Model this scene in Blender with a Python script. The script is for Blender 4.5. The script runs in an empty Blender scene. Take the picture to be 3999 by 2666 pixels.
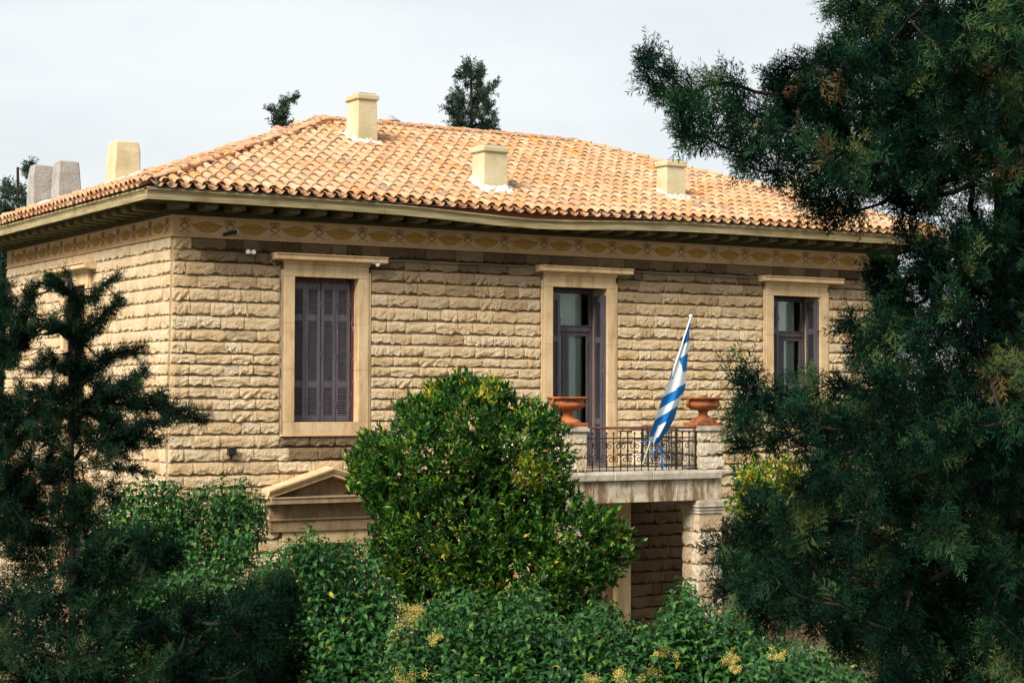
import bpy, math, random
import numpy as np
from mathutils import Vector, Matrix

# ------------------------------------------------------------------ camera, world, sun, exposure
sc = bpy.context.scene
col = sc.collection
R = math.radians
YAW, PITCH, ROLL = R(31.557), R(1.72), R(.148)
CAM = np.array([-12.4114, -32.018, 5.3821])
_f = np.array([math.sin(YAW)*math.cos(PITCH), math.cos(YAW)*math.cos(PITCH), math.sin(PITCH)])
_r = np.array([math.cos(YAW), -math.sin(YAW), 0.]); _u = np.cross(_r, _f)
_c, _s = math.cos(ROLL), math.sin(ROLL)
CR, CU, CF = _c*_r+_s*_u, -_s*_r+_c*_u, _f
cam_data = bpy.data.cameras.new('camera'); cam = bpy.data.objects.new('camera', cam_data); col.objects.link(cam)
cam.matrix_world = Matrix(((CR[0], CU[0], -CF[0], CAM[0]), (CR[1], CU[1], -CF[1], CAM[1]), (CR[2], CU[2], -CF[2], CAM[2]), (0, 0, 0, 1)))
cam_data.sensor_width = 36; cam_data.lens = 7241.9/3999*36
cam_data.clip_start = .1; cam_data.clip_end = 3000
cam_data.dof.use_dof = True; cam_data.dof.focus_distance = 36; cam_data.dof.aperture_fstop = 9
sc.camera = cam

SUN_EL = R(39)
SUN_DIR = Vector((-.90, -.43, 0)).normalized()*math.cos(SUN_EL) + Vector((0, 0, math.sin(SUN_EL)))
world = bpy.data.worlds.new('World'); sc.world = world; world.use_nodes = True
wn, wl = world.node_tree.nodes, world.node_tree.links; wn.clear()
sky = wn.new('ShaderNodeTexSky'); sky.sky_type = 'NISHITA'; sky.sun_disc = False
sky.sun_elevation = SUN_EL; sky.sun_rotation = math.atan2(SUN_DIR.x, SUN_DIR.y)
sky.dust_density = 3.5; sky.air_density = 1.2; sky.ozone_density = 1.0
bg1 = wn.new('ShaderNodeBackground'); bg1.inputs[1].default_value = .10
wl.new(sky.outputs[0], bg1.inputs[0])
bg2 = wn.new('ShaderNodeBackground'); bg2.inputs[0].default_value = (.825, .86, .88, 1); bg2.inputs[1].default_value = .77
tc = wn.new('ShaderNodeTexCoord'); mp = wn.new('ShaderNodeMapping'); mp.inputs['Scale'].default_value = (1.6, 1.6, 5)
nz = wn.new('ShaderNodeTexNoise'); nz.inputs['Scale'].default_value = 2.2; nz.inputs['Detail'].default_value = 6; nz.inputs['Roughness'].default_value = .55
rp = wn.new('ShaderNodeMapRange'); rp.inputs['From Min'].default_value = .3; rp.inputs['From Max'].default_value = .6
rp.inputs['To Min'].default_value = .66; rp.inputs['To Max'].default_value = .97
mx = wn.new('ShaderNodeMixShader'); wo = wn.new('ShaderNodeOutputWorld')
wl.new(tc.outputs['Generated'], mp.inputs['Vector']); wl.new(mp.outputs[0], nz.inputs['Vector']); wl.new(nz.outputs['Fac'], rp.inputs['Value'])
wl.new(rp.outputs[0], mx.inputs[0]); wl.new(bg1.outputs[0], mx.inputs[1]); wl.new(bg2.outputs[0], mx.inputs[2]); wl.new(mx.outputs[0], wo.inputs[0])

sun_data = bpy.data.lights.new('sun', 'SUN'); sun_data.energy = 5.0; sun_data.angle = R(28); sun_data.color = (1, .94, .84)
sun = bpy.data.objects.new('sun', sun_data); col.objects.link(sun); sun.location = (-30, -25, 40)
sun.rotation_euler = (-SUN_DIR).to_track_quat('-Z', 'Y').to_euler()
vs = sc.view_settings; vs.view_transform = 'Standard'; vs.look = 'None'; vs.exposure = 0.56; vs.gamma = 1; vs.use_curve_mapping = False
sc.cycles.max_bounces = 6; sc.cycles.transparent_max_bounces = 8

# ------------------------------------------------------------------ helpers
random.seed(7); rng = np.random.default_rng(11)
K = 3999/2352.0
def ray(x, y): return CF + CR*((x*K-1999.5)/7241.9) + CU*((1333-y*K)/7241.9)
def at(x, y, depth): return CAM + ray(x, y)*depth                     # a point seen at (x, y), depth metres out
def aty(x, y, Y=0.):
    v = ray(x, y); return CAM + v*((Y-CAM[1])/v[1])
def atx(x, y, X=0.):
    v = ray(x, y); return CAM + v*((X-CAM[0])/v[0])
def project(P):
    d = np.asarray(P, float)-CAM; z = d@CF
    return (1999.5+7241.9*(d@CR)/z)/K, (1333-7241.9*(d@CU)/z)/K, z

def tag(o, label=None, cat=None, group=None, kind=None):
    if label: o['label'] = label
    if cat: o['category'] = cat
    if group: o['group'] = group
    if kind: o['kind'] = kind
    return o
def empty(name, loc=(0, 0, 0), rz=0, parent=None):
    o = bpy.data.objects.new(name, None); col.objects.link(o); o.location = loc; o.rotation_euler = (0, 0, rz)
    o.empty_display_size = .2
    if parent: o.parent = parent
    return o
def link(name, me, parent=None, loc=None, rot=None, scale=None):
    o = bpy.data.objects.new(name, me); col.objects.link(o)
    if parent: o.parent = parent
    if loc is not None: o.location = loc
    if rot is not None: o.rotation_euler = rot
    if scale is not None: o.scale = scale
    return o

class MB:
    """collects faces of one mesh"""
    def __init__(s): s.v = []; s.f = []; s.m = []
    def add(s, vs, fs, m=0):
        b = len(s.v); s.v += [tuple(p) for p in vs]; s.f += [tuple(b+i for i in f) for f in fs]; s.m += [m]*len(fs); return s
    def box(s, a, b, m=0, rot=None, bev=0):
        (x0, y0, z0), (x1, y1, z1) = a, b
        vs = [(x0, y0, z0), (x1, y0, z0), (x1, y1, z0), (x0, y1, z0), (x0, y0, z1), (x1, y0, z1), (x1, y1, z1), (x0, y1, z1)]
        if rot is not None:
            c = Vector(((x0+x1)/2, (y0+y1)/2, (z0+z1)/2)); vs = [tuple(c + rot @ (Vector(p)-c)) for p in vs]
        return s.add(vs, [(0, 3, 2, 1), (4, 5, 6, 7), (0, 1, 5, 4), (1, 2, 6, 5), (2, 3, 7, 6), (3, 0, 4, 7)], m)
    def tube(s, pts, rad, n=6, m=0, cap=True):
        pts = [Vector(p) for p in pts]; k = len(pts)
        if not hasattr(rad, '__len__'): rad = [rad]*k
        vs = []; prev = None
        for i, p in enumerate(pts):
            t = (pts[min(i+1, k-1)]-pts[max(i-1, 0)]).normalized()
            if prev is None:
                a = Vector((0, 0, 1)) if abs(t.z) < .9 else Vector((1, 0, 0)); nrm = t.cross(a).normalized()
            else:
                nrm = (prev - t*prev.dot(t)); nrm = nrm.normalized() if nrm.length > 1e-6 else t.orthogonal().normalized()
            prev = nrm; b = t.cross(nrm)
            for j in range(n):
                q = 2*math.pi*j/n; vs.append(p + (nrm*math.cos(q)+b*math.sin(q))*rad[i])
        fs = [(i*n+j, i*n+(j+1) % n, (i+1)*n+(j+1) % n, (i+1)*n+j) for i in range(k-1) for j in range(n)]
        if cap: fs += [tuple(reversed(range(n))), tuple((k-1)*n+j for j in range(n))]
        return s.add(vs, fs, m)
    def lathe(s, prof, n=20, m=0, c=(0, 0, 0)):
        vs = []; k = len(prof)
        for r, z in prof:
            for j in range(n):
                a = 2*math.pi*j/n; vs.append((c[0]+r*math.cos(a), c[1]+r*math.sin(a), c[2]+z))
        fs = [(i*n+j, i*n+(j+1) % n, (i+1)*n+(j+1) % n, (i+1)*n+j) for i in range(k-1) for j in range(n)]
        fs += [tuple(reversed(range(n))), tuple((k-1)*n+j for j in range(n))]
        return s.add(vs, fs, m)
    def prism(s, poly, x0, x1, m=0, axis='x'):
        """poly in (y,z) extruded along x, or (x,z) along y"""
        n = len(poly)
        P = (lambda t, a, b: (t, a, b)) if axis == 'x' else (lambda t, a, b: (a, t, b))
        vs = [P(x0, a, b) for a, b in poly] + [P(x1, a, b) for a, b in poly]
        fs = [(i, (i+1) % n, n+(i+1) % n, n+i) for i in range(n)] + [tuple(reversed(range(n))), tuple(range(n, 2*n))]
        return s.add(vs, fs, m)
    def mesh(s, name, mats, smooth=False, bevel=None):
        me = bpy.data.meshes.new(name); me.from_pydata(s.v, [], s.f)
        for mt in (mats if isinstance(mats, (list, tuple)) else [mats]): me.materials.append(mt)
        me.polygons.foreach_set('material_index', s.m)
        if smooth: me.polygons.foreach_set('use_smooth', [True]*len(s.f))
        import bmesh
        bm = bmesh.new(); bm.from_mesh(me); bmesh.ops.recalc_face_normals(bm, faces=bm.faces)
        if bevel: bmesh.ops.bevel(bm, geom=[e for e in bm.edges if e.is_manifold and e.calc_face_angle(0) > .6], offset=bevel, segments=1, affect='EDGES')
        bm.to_mesh(me); bm.free(); me.update()
        return me
    def build(s, name, mats, parent=None, smooth=False, bevel=None, loc=None, rot=None):
        return link(name, s.mesh(name, mats, smooth, bevel), parent, loc, rot)

def tri_mesh(name, V, F, mats, rnd=None, smooth=False, midx=None, extra=None):
    me = bpy.data.meshes.new(name); V = np.ascontiguousarray(V, np.float32); F = np.ascontiguousarray(F, np.int32)
    n, k = F.shape
    me.vertices.add(len(V)); me.vertices.foreach_set('co', V.ravel())
    me.loops.add(n*k); me.loops.foreach_set('vertex_index', F.ravel())
    me.polygons.add(n); me.polygons.foreach_set('loop_start', np.arange(0, n*k, k, dtype=np.int32)); me.polygons.foreach_set('loop_total', np.full(n, k, np.int32))
    for mt in (mats if isinstance(mats, (list, tuple)) else [mats]): me.materials.append(mt)
    if midx is not None: me.polygons.foreach_set('material_index', np.ascontiguousarray(midx, np.int32))
    me.polygons.foreach_set('use_smooth', np.full(n, bool(smooth)))
    me.update(calc_edges=True)
    if rnd is not None:
        a = me.attributes.new('rnd', 'FLOAT', 'POINT'); a.data.foreach_set('value', np.ascontiguousarray(rnd, np.float32))
    for key, val in (extra or {}).items():
        a = me.attributes.new(key, 'FLOAT', 'POINT'); a.data.foreach_set('value', np.ascontiguousarray(val, np.float32))
    me.validate()
    return me
def merge(variants, choice, pos, rot, scale, rnd):
    """variants: [(V,F)]; returns one V, F, rnd for all placed copies"""
    Vs, Fs, Rs = [], [], []; base = 0
    scale = np.asarray(scale, float)
    if scale.ndim == 1: scale = np.repeat(scale[:, None], 3, 1)
    for k, (V, F) in enumerate(variants):
        ix = np.where(choice == k)[0]
        if not len(ix): continue
        W = np.einsum('nij,nvj->nvi', rot[ix], V[None]*scale[ix][:, None, :]) + pos[ix][:, None, :]
        Fk = F[None] + (np.arange(len(ix))*len(V))[:, None, None] + base
        Vs.append(W.reshape(-1, 3)); Fs.append(Fk.reshape(-1, F.shape[1])); Rs.append(np.repeat(rnd[ix], len(V))); base += len(ix)*len(V)
    return np.concatenate(Vs), np.concatenate(Fs), np.concatenate(Rs)
def unit(a): return a/np.maximum(np.linalg.norm(a, axis=-1, keepdims=True), 1e-9)
def frames(d, up=None, jit=1.0):
    """rotation matrices with local +Y along d, local +Z near up"""
    d = unit(d); n = len(d)
    if up is None: up = rng.normal(size=(n, 3))
    else: up = np.asarray(up, float)+rng.normal(size=(n, 3))*jit
    x = unit(np.cross(d, up)); z = np.cross(x, d)
    return np.stack([x, d, z], -1)

# ------------------------------------------------------------------ materials
def mat(name, color, rough=.8, spec=.3, build=None, metal=0):
    m = bpy.data.materials.new(name); m.use_nodes = True
    nt = m.node_tree; b = nt.nodes['Principled BSDF']
    b.inputs['Base Color'].default_value = (*color, 1); b.inputs['Roughness'].default_value = rough
    b.inputs['Specular IOR Level'].default_value = spec; b.inputs['Metallic'].default_value = metal
    if build: build(nt, b)
    return m
def N(nt, t, **kw):
    n = nt.nodes.new(t)
    for k, v in kw.items():
        if k in n.inputs: n.inputs[k].default_value = v
        else: setattr(n, k, v)
    return n
def ramp(nt, fac, stops):
    r = nt.nodes.new('ShaderNodeValToRGB'); cr = r.color_ramp
    while len(cr.elements) < len(stops): cr.elements.new(.5)
    for e, (p, c) in zip(cr.elements, stops): e.position = p; e.color = (*c, 1)
    if fac is not None: nt.links.new(fac, r.inputs[0])
    return r.outputs[0]
def pos(nt, scale=(1, 1, 1)):
    g = nt.nodes.new('ShaderNodeNewGeometry')
    if scale == (1, 1, 1): return g.outputs['Position']
    m = nt.nodes.new('ShaderNodeMapping'); m.inputs['Scale'].default_value = scale; nt.links.new(g.outputs['Position'], m.inputs['Vector']); return m.outputs[0]
def noise(nt, scale, detail=4, rough=.55, vec=None, out='Fac'):
    n = N(nt, 'ShaderNodeTexNoise', Scale=scale, Detail=detail, Roughness=rough)
    nt.links.new(vec if vec is not None else pos(nt), n.inputs['Vector']); return n.outputs[out]
def mixc(nt, fac, a, b, mode='MIX'):
    m = nt.nodes.new('ShaderNodeMix'); m.data_type = 'RGBA'; m.blend_type = mode
    for sock, v in ((m.inputs['Factor'], fac), (m.inputs['A'], a), (m.inputs['B'], b)):
        if hasattr(v, 'is_linked') or isinstance(v, bpy.types.NodeSocket): nt.links.new(v, sock)
        elif isinstance(v, (int, float)): sock.default_value = v
        else: sock.default_value = (*v, 1)
    return m.outputs['Result']
def maprange(nt, v, a, b, c=0, d=1):
    m = N(nt, 'ShaderNodeMapRange'); nt.links.new(v, m.inputs[0])
    for i, q in enumerate((a, b, c, d)): m.inputs[i+1].default_value = q
    return m.outputs[0]
def attr(nt, name):
    a = nt.nodes.new('ShaderNodeAttribute'); a.attribute_name = name; return a.outputs['Fac']
def bump(nt, b, h, strength=.5, dist=.01, prev=None):
    n = N(nt, 'ShaderNodeBump', Strength=strength, Distance=dist); nt.links.new(h, n.inputs['Height'])
    if prev is not None: nt.links.new(prev, n.inputs['Normal'])
    nt.links.new(n.outputs[0], b.inputs['Normal']); return n.outputs[0]
L = lambda nt, a, b: nt.links.new(a, b)

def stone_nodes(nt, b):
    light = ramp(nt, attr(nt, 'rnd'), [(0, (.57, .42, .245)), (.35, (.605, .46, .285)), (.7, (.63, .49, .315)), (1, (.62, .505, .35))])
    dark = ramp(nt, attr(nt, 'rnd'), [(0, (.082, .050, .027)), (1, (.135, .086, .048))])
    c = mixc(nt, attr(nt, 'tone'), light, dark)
    c = mixc(nt, maprange(nt, noise(nt, 2.3, 5), .35, .7), c, (.80, .74, .66), 'MULTIPLY')
    c = mixc(nt, maprange(nt, noise(nt, 17, 5, .7), .55, .75, 0, .55), c, (.62, .45, .28), 'MULTIPLY')
    c = mixc(nt, maprange(nt, noise(nt, 38, 5, .75), .57, .68, 0, .6), c, (.34, .23, .14), 'MULTIPLY')
    L(nt, c, b.inputs['Base Color'])
    p = bump(nt, b, noise(nt, 22, 8, .74), 1.0, .040)
    v = N(nt, 'ShaderNodeTexVoronoi', Scale=30.0); L(nt, pos(nt), v.inputs['Vector'])
    bump(nt, b, v.outputs['Distance'], .35, .012, p)
M_stone = mat('rock_faced_stone', (.5, .38, .22), .92, .15, stone_nodes)
def mortar_nodes(nt, b):
    L(nt, ramp(nt, noise(nt, 9, 5), [(.3, (.16, .10, .055)), (.7, (.27, .18, .10))]), b.inputs['Base Color']); bump(nt, b, noise(nt, 60, 4), .6, .01)
M_core = mat('wall_mortar', (.3, .2, .12), .95, .1, mortar_nodes)
def ashlar_nodes(nt, b):
    c = ramp(nt, noise(nt, 3.2, 6, .6), [(.3, (.47, .325, .175)), (.55, (.56, .405, .235)), (.75, (.60, .46, .29))])
    c = mixc(nt, maprange(nt, noise(nt, 1.0, 6, .65, pos(nt, (6, 6, .8))), .50, .72, 0, .7), c, (.58, .42, .28), 'MULTIPLY')
    c = mixc(nt, maprange(nt, noise(nt, 45, 3, .7), .66, .74, 0, .6), c, (.42, .29, .18), 'MULTIPLY')
    L(nt, c, b.inputs['Base Color']); bump(nt, b, noise(nt, 40, 6, .7), .45, .008)
M_ash = mat('dressed_stone', (.5, .4, .25), .88, .2, ashlar_nodes)
def stain_shade_nodes(nt, b):
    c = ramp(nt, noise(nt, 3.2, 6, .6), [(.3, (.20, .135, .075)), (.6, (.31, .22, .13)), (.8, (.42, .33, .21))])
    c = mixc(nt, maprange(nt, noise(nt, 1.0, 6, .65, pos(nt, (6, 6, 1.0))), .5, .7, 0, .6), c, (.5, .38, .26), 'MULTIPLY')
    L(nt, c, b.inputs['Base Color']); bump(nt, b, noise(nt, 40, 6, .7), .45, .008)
M_stain_shade = mat('stained_shaded_stone', (.3, .22, .13), .9, .15, stain_shade_nodes)  # real stain on the entablature, painted shadow on the tympanum
def marble_nodes(nt, b):
    c = ramp(nt, noise(nt, 5, 6, .6), [(.3, (.40, .32, .21)), (.55, (.56, .48, .36)), (.8, (.64, .58, .48))])
    streak = noise(nt, 1.0, 7, .7, pos(nt, (3.2, 3.2, .75)))
    c = mixc(nt, maprange(nt, streak, .44, .54, 0, .92), c, (.17, .105, .055))
    c = mixc(nt, maprange(nt, noise(nt, 26, 4, .7), .56, .70, 0, .7), c, (.10, .08, .06))
    L(nt, c, b.inputs['Base Color']); bump(nt, b, noise(nt, 30, 6, .7), .5, .012)
M_balc = mat('weathered_balcony_stone', (.5, .45, .35), .85, .2, marble_nodes)
def balc2_nodes(nt, b):
    c = ramp(nt, noise(nt, 6, 6, .6), [(.3, (.24, .20, .15)), (.5, (.44, .38, .30)), (.8, (.58, .53, .45))])
    c = mixc(nt, maprange(nt, noise(nt, 12, 6, .75), .55, .70, 0, .8), c, (.12, .10, .085))
    L(nt, c, b.inputs['Base Color']); bump(nt, b, noise(nt, 30, 6, .7), .6, .015)
M_slab = mat('balcony_slab_stone', (.5, .45, .38), .85, .2, balc2_nodes)
def piers_nodes(nt, b):
    c = ramp(nt, attr(nt, 'rnd'), [(0, (.40, .30, .19)), (.5, (.50, .405, .285)), (1, (.58, .50, .39))])
    c = mixc(nt, maprange(nt, noise(nt, 16, 6, .7), .5, .72, 0, .7), c, (.40, .27, .16), 'MULTIPLY')
    L(nt, c, b.inputs['Base Color']); bump(nt, b, noise(nt, 16, 8, .68), .9, .035)
M_pier = mat('pier_stone', (.5, .45, .35), .9, .15, piers_nodes)
def frieze_nodes(nt, b):
    c = ramp(nt, noise(nt, 2.2, 6, .6), [(.3, (.34, .215, .105)), (.6, (.42, .275, .145)), (.8, (.47, .325, .185))])
    c = mixc(nt, maprange(nt, noise(nt, 1, 5, .6, pos(nt, (4, 4, .7))), .56, .72, 0, .4), c, (.6, .45, .32), 'MULTIPLY')
    L(nt, c, b.inputs['Base Color']); bump(nt, b, noise(nt, 50, 4), .2, .004)
M_frieze = mat('frieze_plaster', (.55, .38, .2), .9, .15, frieze_nodes)
def garland_nodes(nt, b):
    v = N(nt, 'ShaderNodeTexVoronoi', Scale=48.0); L(nt, pos(nt), v.inputs['Vector'])
    c = ramp(nt, v.outputs['Distance'], [(.0, (.13, .068, .015)), (.38, (.24, .130, .026)), (.62, (.36, .215, .048))])
    c = mixc(nt, maprange(nt, noise(nt, 28, 4, .7), .5, .68, 0, .6), c, (.26, .13, .03)); L(nt, c, b.inputs['Base Color'])
M_garland = mat('ochre_garland_paint', (.45, .26, .05), .9, .1, garland_nodes)
M_bow = mat('brown_ribbon_paint', (.16, .080, .034), .9, .1)
def wood_nodes(nt, b):
    c = ramp(nt, noise(nt, 1, 6, .65, pos(nt, (1.5, 1.5, 26))), [(.3, (.15, .115, .055)), (.5, (.29, .235, .125)), (.68, (.37, .31, .18)), (.85, (.45, .40, .28))])
    c = mixc(nt, maprange(nt, noise(nt, 1.4, 6, .6), .5, .68, 0, .5), c, (.52, .40, .24), 'MULTIPLY')
    c = mixc(nt, maprange(nt, noise(nt, 1, 4, .6, pos(nt, (.9, .9, 9))), .60, .72, 0, .5), c, (.26, .22, .17))
    L(nt, c, b.inputs['Base Color']); bump(nt, b, noise(nt, 1, 5, .7, pos(nt, (3, 3, 60))), .5, .006)
M_fascia = mat('weathered_fascia_wood', (.4, .33, .18), .85, .2, wood_nodes)
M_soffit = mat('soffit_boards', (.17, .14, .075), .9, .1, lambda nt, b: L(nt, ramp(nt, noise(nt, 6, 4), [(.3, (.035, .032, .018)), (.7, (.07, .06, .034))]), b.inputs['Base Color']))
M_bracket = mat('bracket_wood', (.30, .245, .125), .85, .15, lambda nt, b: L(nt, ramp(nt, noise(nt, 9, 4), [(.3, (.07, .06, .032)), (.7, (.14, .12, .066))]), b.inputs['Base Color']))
M_redboard = mat('red_brown_eave_board', (.19, .065, .035), .85, .15)
def tile_nodes(nt, b):
    c = ramp(nt, attr(nt, 'rnd'), [(0, (.26, .165, .105)), (.04, (.40, .22, .13)), (.12, (.42, .215, .106)), (.40, (.455, .242, .122)), (.65, (.475, .268, .142)), (.84, (.485, .298, .168)), (.90, (.51, .345, .215)), (.93, (.49, .225, .085)), (1, (.51, .205, .06))])
    c = mixc(nt, maprange(nt, noise(nt, 5, 5, .65), .42, .70, 0, .7), c, (.70, .60, .48), 'MULTIPLY')
    c = mixc(nt, maprange(nt, noise(nt, .55, 6, .7), .46, .66, 0, .6), c, (.40, .31, .205))
    c = mixc(nt, maprange(nt, noise(nt, 21, 5, .75), .57, .70, 0, .8), c, (.55, .49, .41))
    c = mixc(nt, maprange(nt, noise(nt, 13, 5, .75), .68, .80, 0, .5), c, (.16, .115, .08))
    L(nt, c, b.inputs['Base Color']); bump(nt, b, noise(nt, 55, 5, .7), .5, .006)
M_tile = mat('clay_tile', (.6, .33, .15), .85, .2, tile_nodes)
def tm_nodes(nt, b):
    c = ramp(nt, noise(nt, 14, 6, .7), [(.3, (.38, .28, .20)), (.5, (.54, .46, .37)), (.72, (.72, .68, .62))])
    L(nt, c, b.inputs['Base Color']); bump(nt, b, noise(nt, 40, 5, .7), .8, .02)
M_tmortar = mat('roof_mortar', (.5, .45, .38), .92, .1, tm_nodes)
def rub_nodes(nt, b):
    c = ramp(nt, noise(nt, 11, 6, .7), [(.3, (.15, .10, .07)), (.5, (.36, .27, .195)), (.75, (.52, .45, .38))])
    L(nt, c, b.inputs['Base Color']); bump(nt, b, noise(nt, 24, 6, .7), 1, .03)
M_rubble = mat('ridge_bedding_mortar', (.4, .32, .25), .95, .1, rub_nodes)
def lime_nodes(nt, b):
    L(nt, ramp(nt, noise(nt, 9, 6, .6), [(.3, (.46, .42, .36)), (.6, (.64, .61, .57))]), b.inputs['Base Color']); bump(nt, b, noise(nt, 14, 6, .65), .9, .05)
M_lime = mat('white_lime_flashing', (.8, .78, .73), .9, .15, lime_nodes)
def chim_nodes(nt, b):
    c = ramp(nt, noise(nt, 1.9, 6, .6), [(.3, (.41, .34, .19)), (.55, (.50, .43, .275)), (.78, (.57, .51, .37))])
    c = mixc(nt, maprange(nt, noise(nt, 26, 5, .7), .62, .74, 0, .45), c, (.40, .30, .17)); L(nt, c, b.inputs['Base Color'])
    bump(nt, b, noise(nt, 18, 7, .65), .5, .02)
M_chim = mat('cream_chimney_plaster', (.6, .5, .3), .9, .15, chim_nodes)
def gchim_nodes(nt, b):
    c = ramp(nt, noise(nt, 3, 7, .65), [(.3, (.25, .225, .20)), (.55, (.35, .33, .305)), (.8, (.44, .42, .395))])
    L(nt, c, b.inputs['Base Color']); bump(nt, b, noise(nt, 22, 8, .7), .9, .04)
M_gchim = mat('grey_chimney_plaster', (.5, .47, .44), .92, .1, gchim_nodes)
def paint_nodes(nt, b):
    c = ramp(nt, noise(nt, 1, 5, .6, pos(nt, (14, 14, 1.5))), [(.3, (.055, .048, .058)), (.7, (.102, .088, .102))])
    worn = noise(nt, 1, 7, .75, pos(nt, (22, 22, 6)))
    c = mixc(nt, maprange(nt, worn, .63, .67), c, (.36, .27, .20)); L(nt, c, b.inputs['Base Color'])
M_shut = mat('worn_purple_grey_paint', (.06, .05, .06), .55, .35, paint_nodes)
def redframe_nodes(nt, b):
    c = mixc(nt, maprange(nt, noise(nt, 1, 7, .75, pos(nt, (25, 25, 5))), .58, .64), (.085, .028, .028), (.45, .34, .27)); L(nt, c, b.inputs['Base Color'])
M_redframe = mat('peeling_red_brown_paint', (.09, .03, .03), .6, .3, redframe_nodes)
def glass_nodes(nt, b):
    nt.nodes.remove(b); o = nt.nodes['Material Output']
    t = N(nt, 'ShaderNodeBsdfTransparent'); t.inputs[0].default_value = (.82, .87, .85, 1)
    g = N(nt, 'ShaderNodeBsdfGlossy', Roughness=.03); fr = N(nt, 'ShaderNodeFresnel', IOR=1.5)
    m = N(nt, 'ShaderNodeMixShader'); L(nt, fr.outputs[0], m.inputs[0]); L(nt, t.outputs[0], m.inputs[1]); L(nt, g.outputs[0], m.inputs[2]); L(nt, m.outputs[0], o.inputs[0])
M_glass = mat('window_glass', (0, 0, 0), .03, .5, glass_nodes)
M_curtain = mat('grey_green_curtain', (.34, .40, .33), .9, .1, lambda nt, b: L(nt, ramp(nt, noise(nt, 1, 3, .5, pos(nt, (30, 30, .4))), [(.35, (.46, .54, .45)), (.65, (.78, .79, .70))]), b.inputs['Base Color']))
M_dark = mat('dark_interior', (.02, .018, .016), .9, .1)
M_iron = mat('black_wrought_iron', (.012, .012, .013), .55, .4)
M_rust = mat('rusty_handrail', (.10, .035, .022), .7, .3, lambda nt, b: L(nt, ramp(nt, noise(nt, 12, 5), [(.35, (.06, .02, .014)), (.65, (.17, .065, .035))]), b.inputs['Base Color']))
def terra_nodes(nt, b):
    c = ramp(nt, noise(nt, 5, 6, .65), [(.36, (.085, .036, .019)), (.48, (.27, .085, .028)), (.66, (.43, .14, .045))])
    c = mixc(nt, maprange(nt, noise(nt, 20, 5, .7), .58, .72, 0, .7), c, (.16, .085, .05)); L(nt, c, b.inputs['Base Color']); bump(nt, b, noise(nt, 35, 5), .4, .006)
M_terra = mat('old_terracotta', (.5, .16, .05), .8, .2, terra_nodes)
M_soil = mat('pot_soil', (.06, .045, .03), .95, .1)
M_fblue = mat('blue_flag_cloth', (.010, .135, .40), .75, .15, lambda nt, b: bump(nt, b, noise(nt, 14, 4), .3, .01))
M_fwhite = mat('white_flag_cloth', (.66, .70, .72), .75, .15, lambda nt, b: bump(nt, b, noise(nt, 14, 4), .3, .01))
M_white = mat('white_plastic', (.75, .76, .75), .45, .4)
M_black = mat('black_plastic', (.012, .012, .014), .5, .4)
M_cable = mat('grey_cable', (.13, .11, .09), .7, .3)
M_ground = mat('dry_garden_soil', (.12, .1, .06), .95, .1, lambda nt, b: L(nt, ramp(nt, noise(nt, .6, 6), [(.35, (.05, .07, .025)), (.65, (.17, .13, .075))]), b.inputs['Base Color']))
M_bark = mat('bark', (.05, .037, .027), .95, .1, lambda nt, b: (L(nt, ramp(nt, noise(nt, 14, 5), [(.3, (.009, .008, .007)), (.7, (.030, .025, .021))]), b.inputs['Base Color']), bump(nt, b, noise(nt, 30, 5), .8, .02)))
def leaf_mat(name, stops, rough, spec, trans=.25, blotch=0):
    def nodes(nt, b):
        c = ramp(nt, attr(nt, 'rnd'), stops)
        if blotch: c = mixc(nt, maprange(nt, noise(nt, blotch, 3), .35, .65, 0, .7), c, (.55, .60, .62), 'MULTIPLY')
        L(nt, c, b.inputs['Base Color'])
        o = nt.nodes['Material Output']; t = N(nt, 'ShaderNodeBsdfTranslucent'); mxx = N(nt, 'ShaderNodeMixShader'); mxx.inputs[0].default_value = trans
        c2 = mixc(nt, 1.0, c, (1.15, 1.2, .55), 'MULTIPLY'); L(nt, c2, t.inputs[0])
        L(nt, b.outputs[0], mxx.inputs[1]); L(nt, t.outputs[0], mxx.inputs[2]); L(nt, mxx.outputs[0], o.inputs[0])
    return mat(name, (.04, .08, .02), rough, spec, nodes)
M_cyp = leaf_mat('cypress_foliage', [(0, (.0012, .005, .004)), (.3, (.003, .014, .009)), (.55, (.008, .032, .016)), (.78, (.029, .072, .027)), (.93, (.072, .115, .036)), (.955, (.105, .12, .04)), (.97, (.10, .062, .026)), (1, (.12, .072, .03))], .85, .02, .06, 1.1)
M_cypdark = leaf_mat('dark_cypress_foliage', [(0, (.0015, .006, .004)), (.5, (.005, .018, .010)), (.85, (.014, .036, .015)), (1, (.034, .048, .016))], .9, .02, .04)
M_cypfar = leaf_mat('far_cypress_foliage', [(0, (.016, .034, .024)), (.6, (.030, .054, .034)), (1, (.055, .075, .04))], .8, .15, .1)
M_orange = leaf_mat('citrus_leaf', [(0, (.005, .030, .005)), (.35, (.013, .066, .008)), (.62, (.038, .120, .010)), (.85, (.130, .220, .018)), (.955, (.24, .32, .035)), (.98, (.50, .36, .03)), (1, (.55, .33, .03))], .42, .28, .22, 1.1)
M_privet = leaf_mat('privet_leaf', [(0, (.008, .044, .014)), (.4, (.020, .090, .020)), (.75, (.056, .155, .027)), (.955, (.15, .250, .036)), (.985, (.20, .26, .04)), (1, (.48, .38, .04))], .42, .26, .28, .9)
M_flower = leaf_mat('pale_yellow_blossom', [(0, (.36, .31, .07)), (.6, (.55, .45, .12)), (1, (.66, .56, .22))], .8, .15, .3)
M_fruit = mat('unripe_green_fruit', (.12, .19, .025), .45, .4)
M_cone = mat('cypress_cone', (.075, .052, .036), .85, .15)

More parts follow.
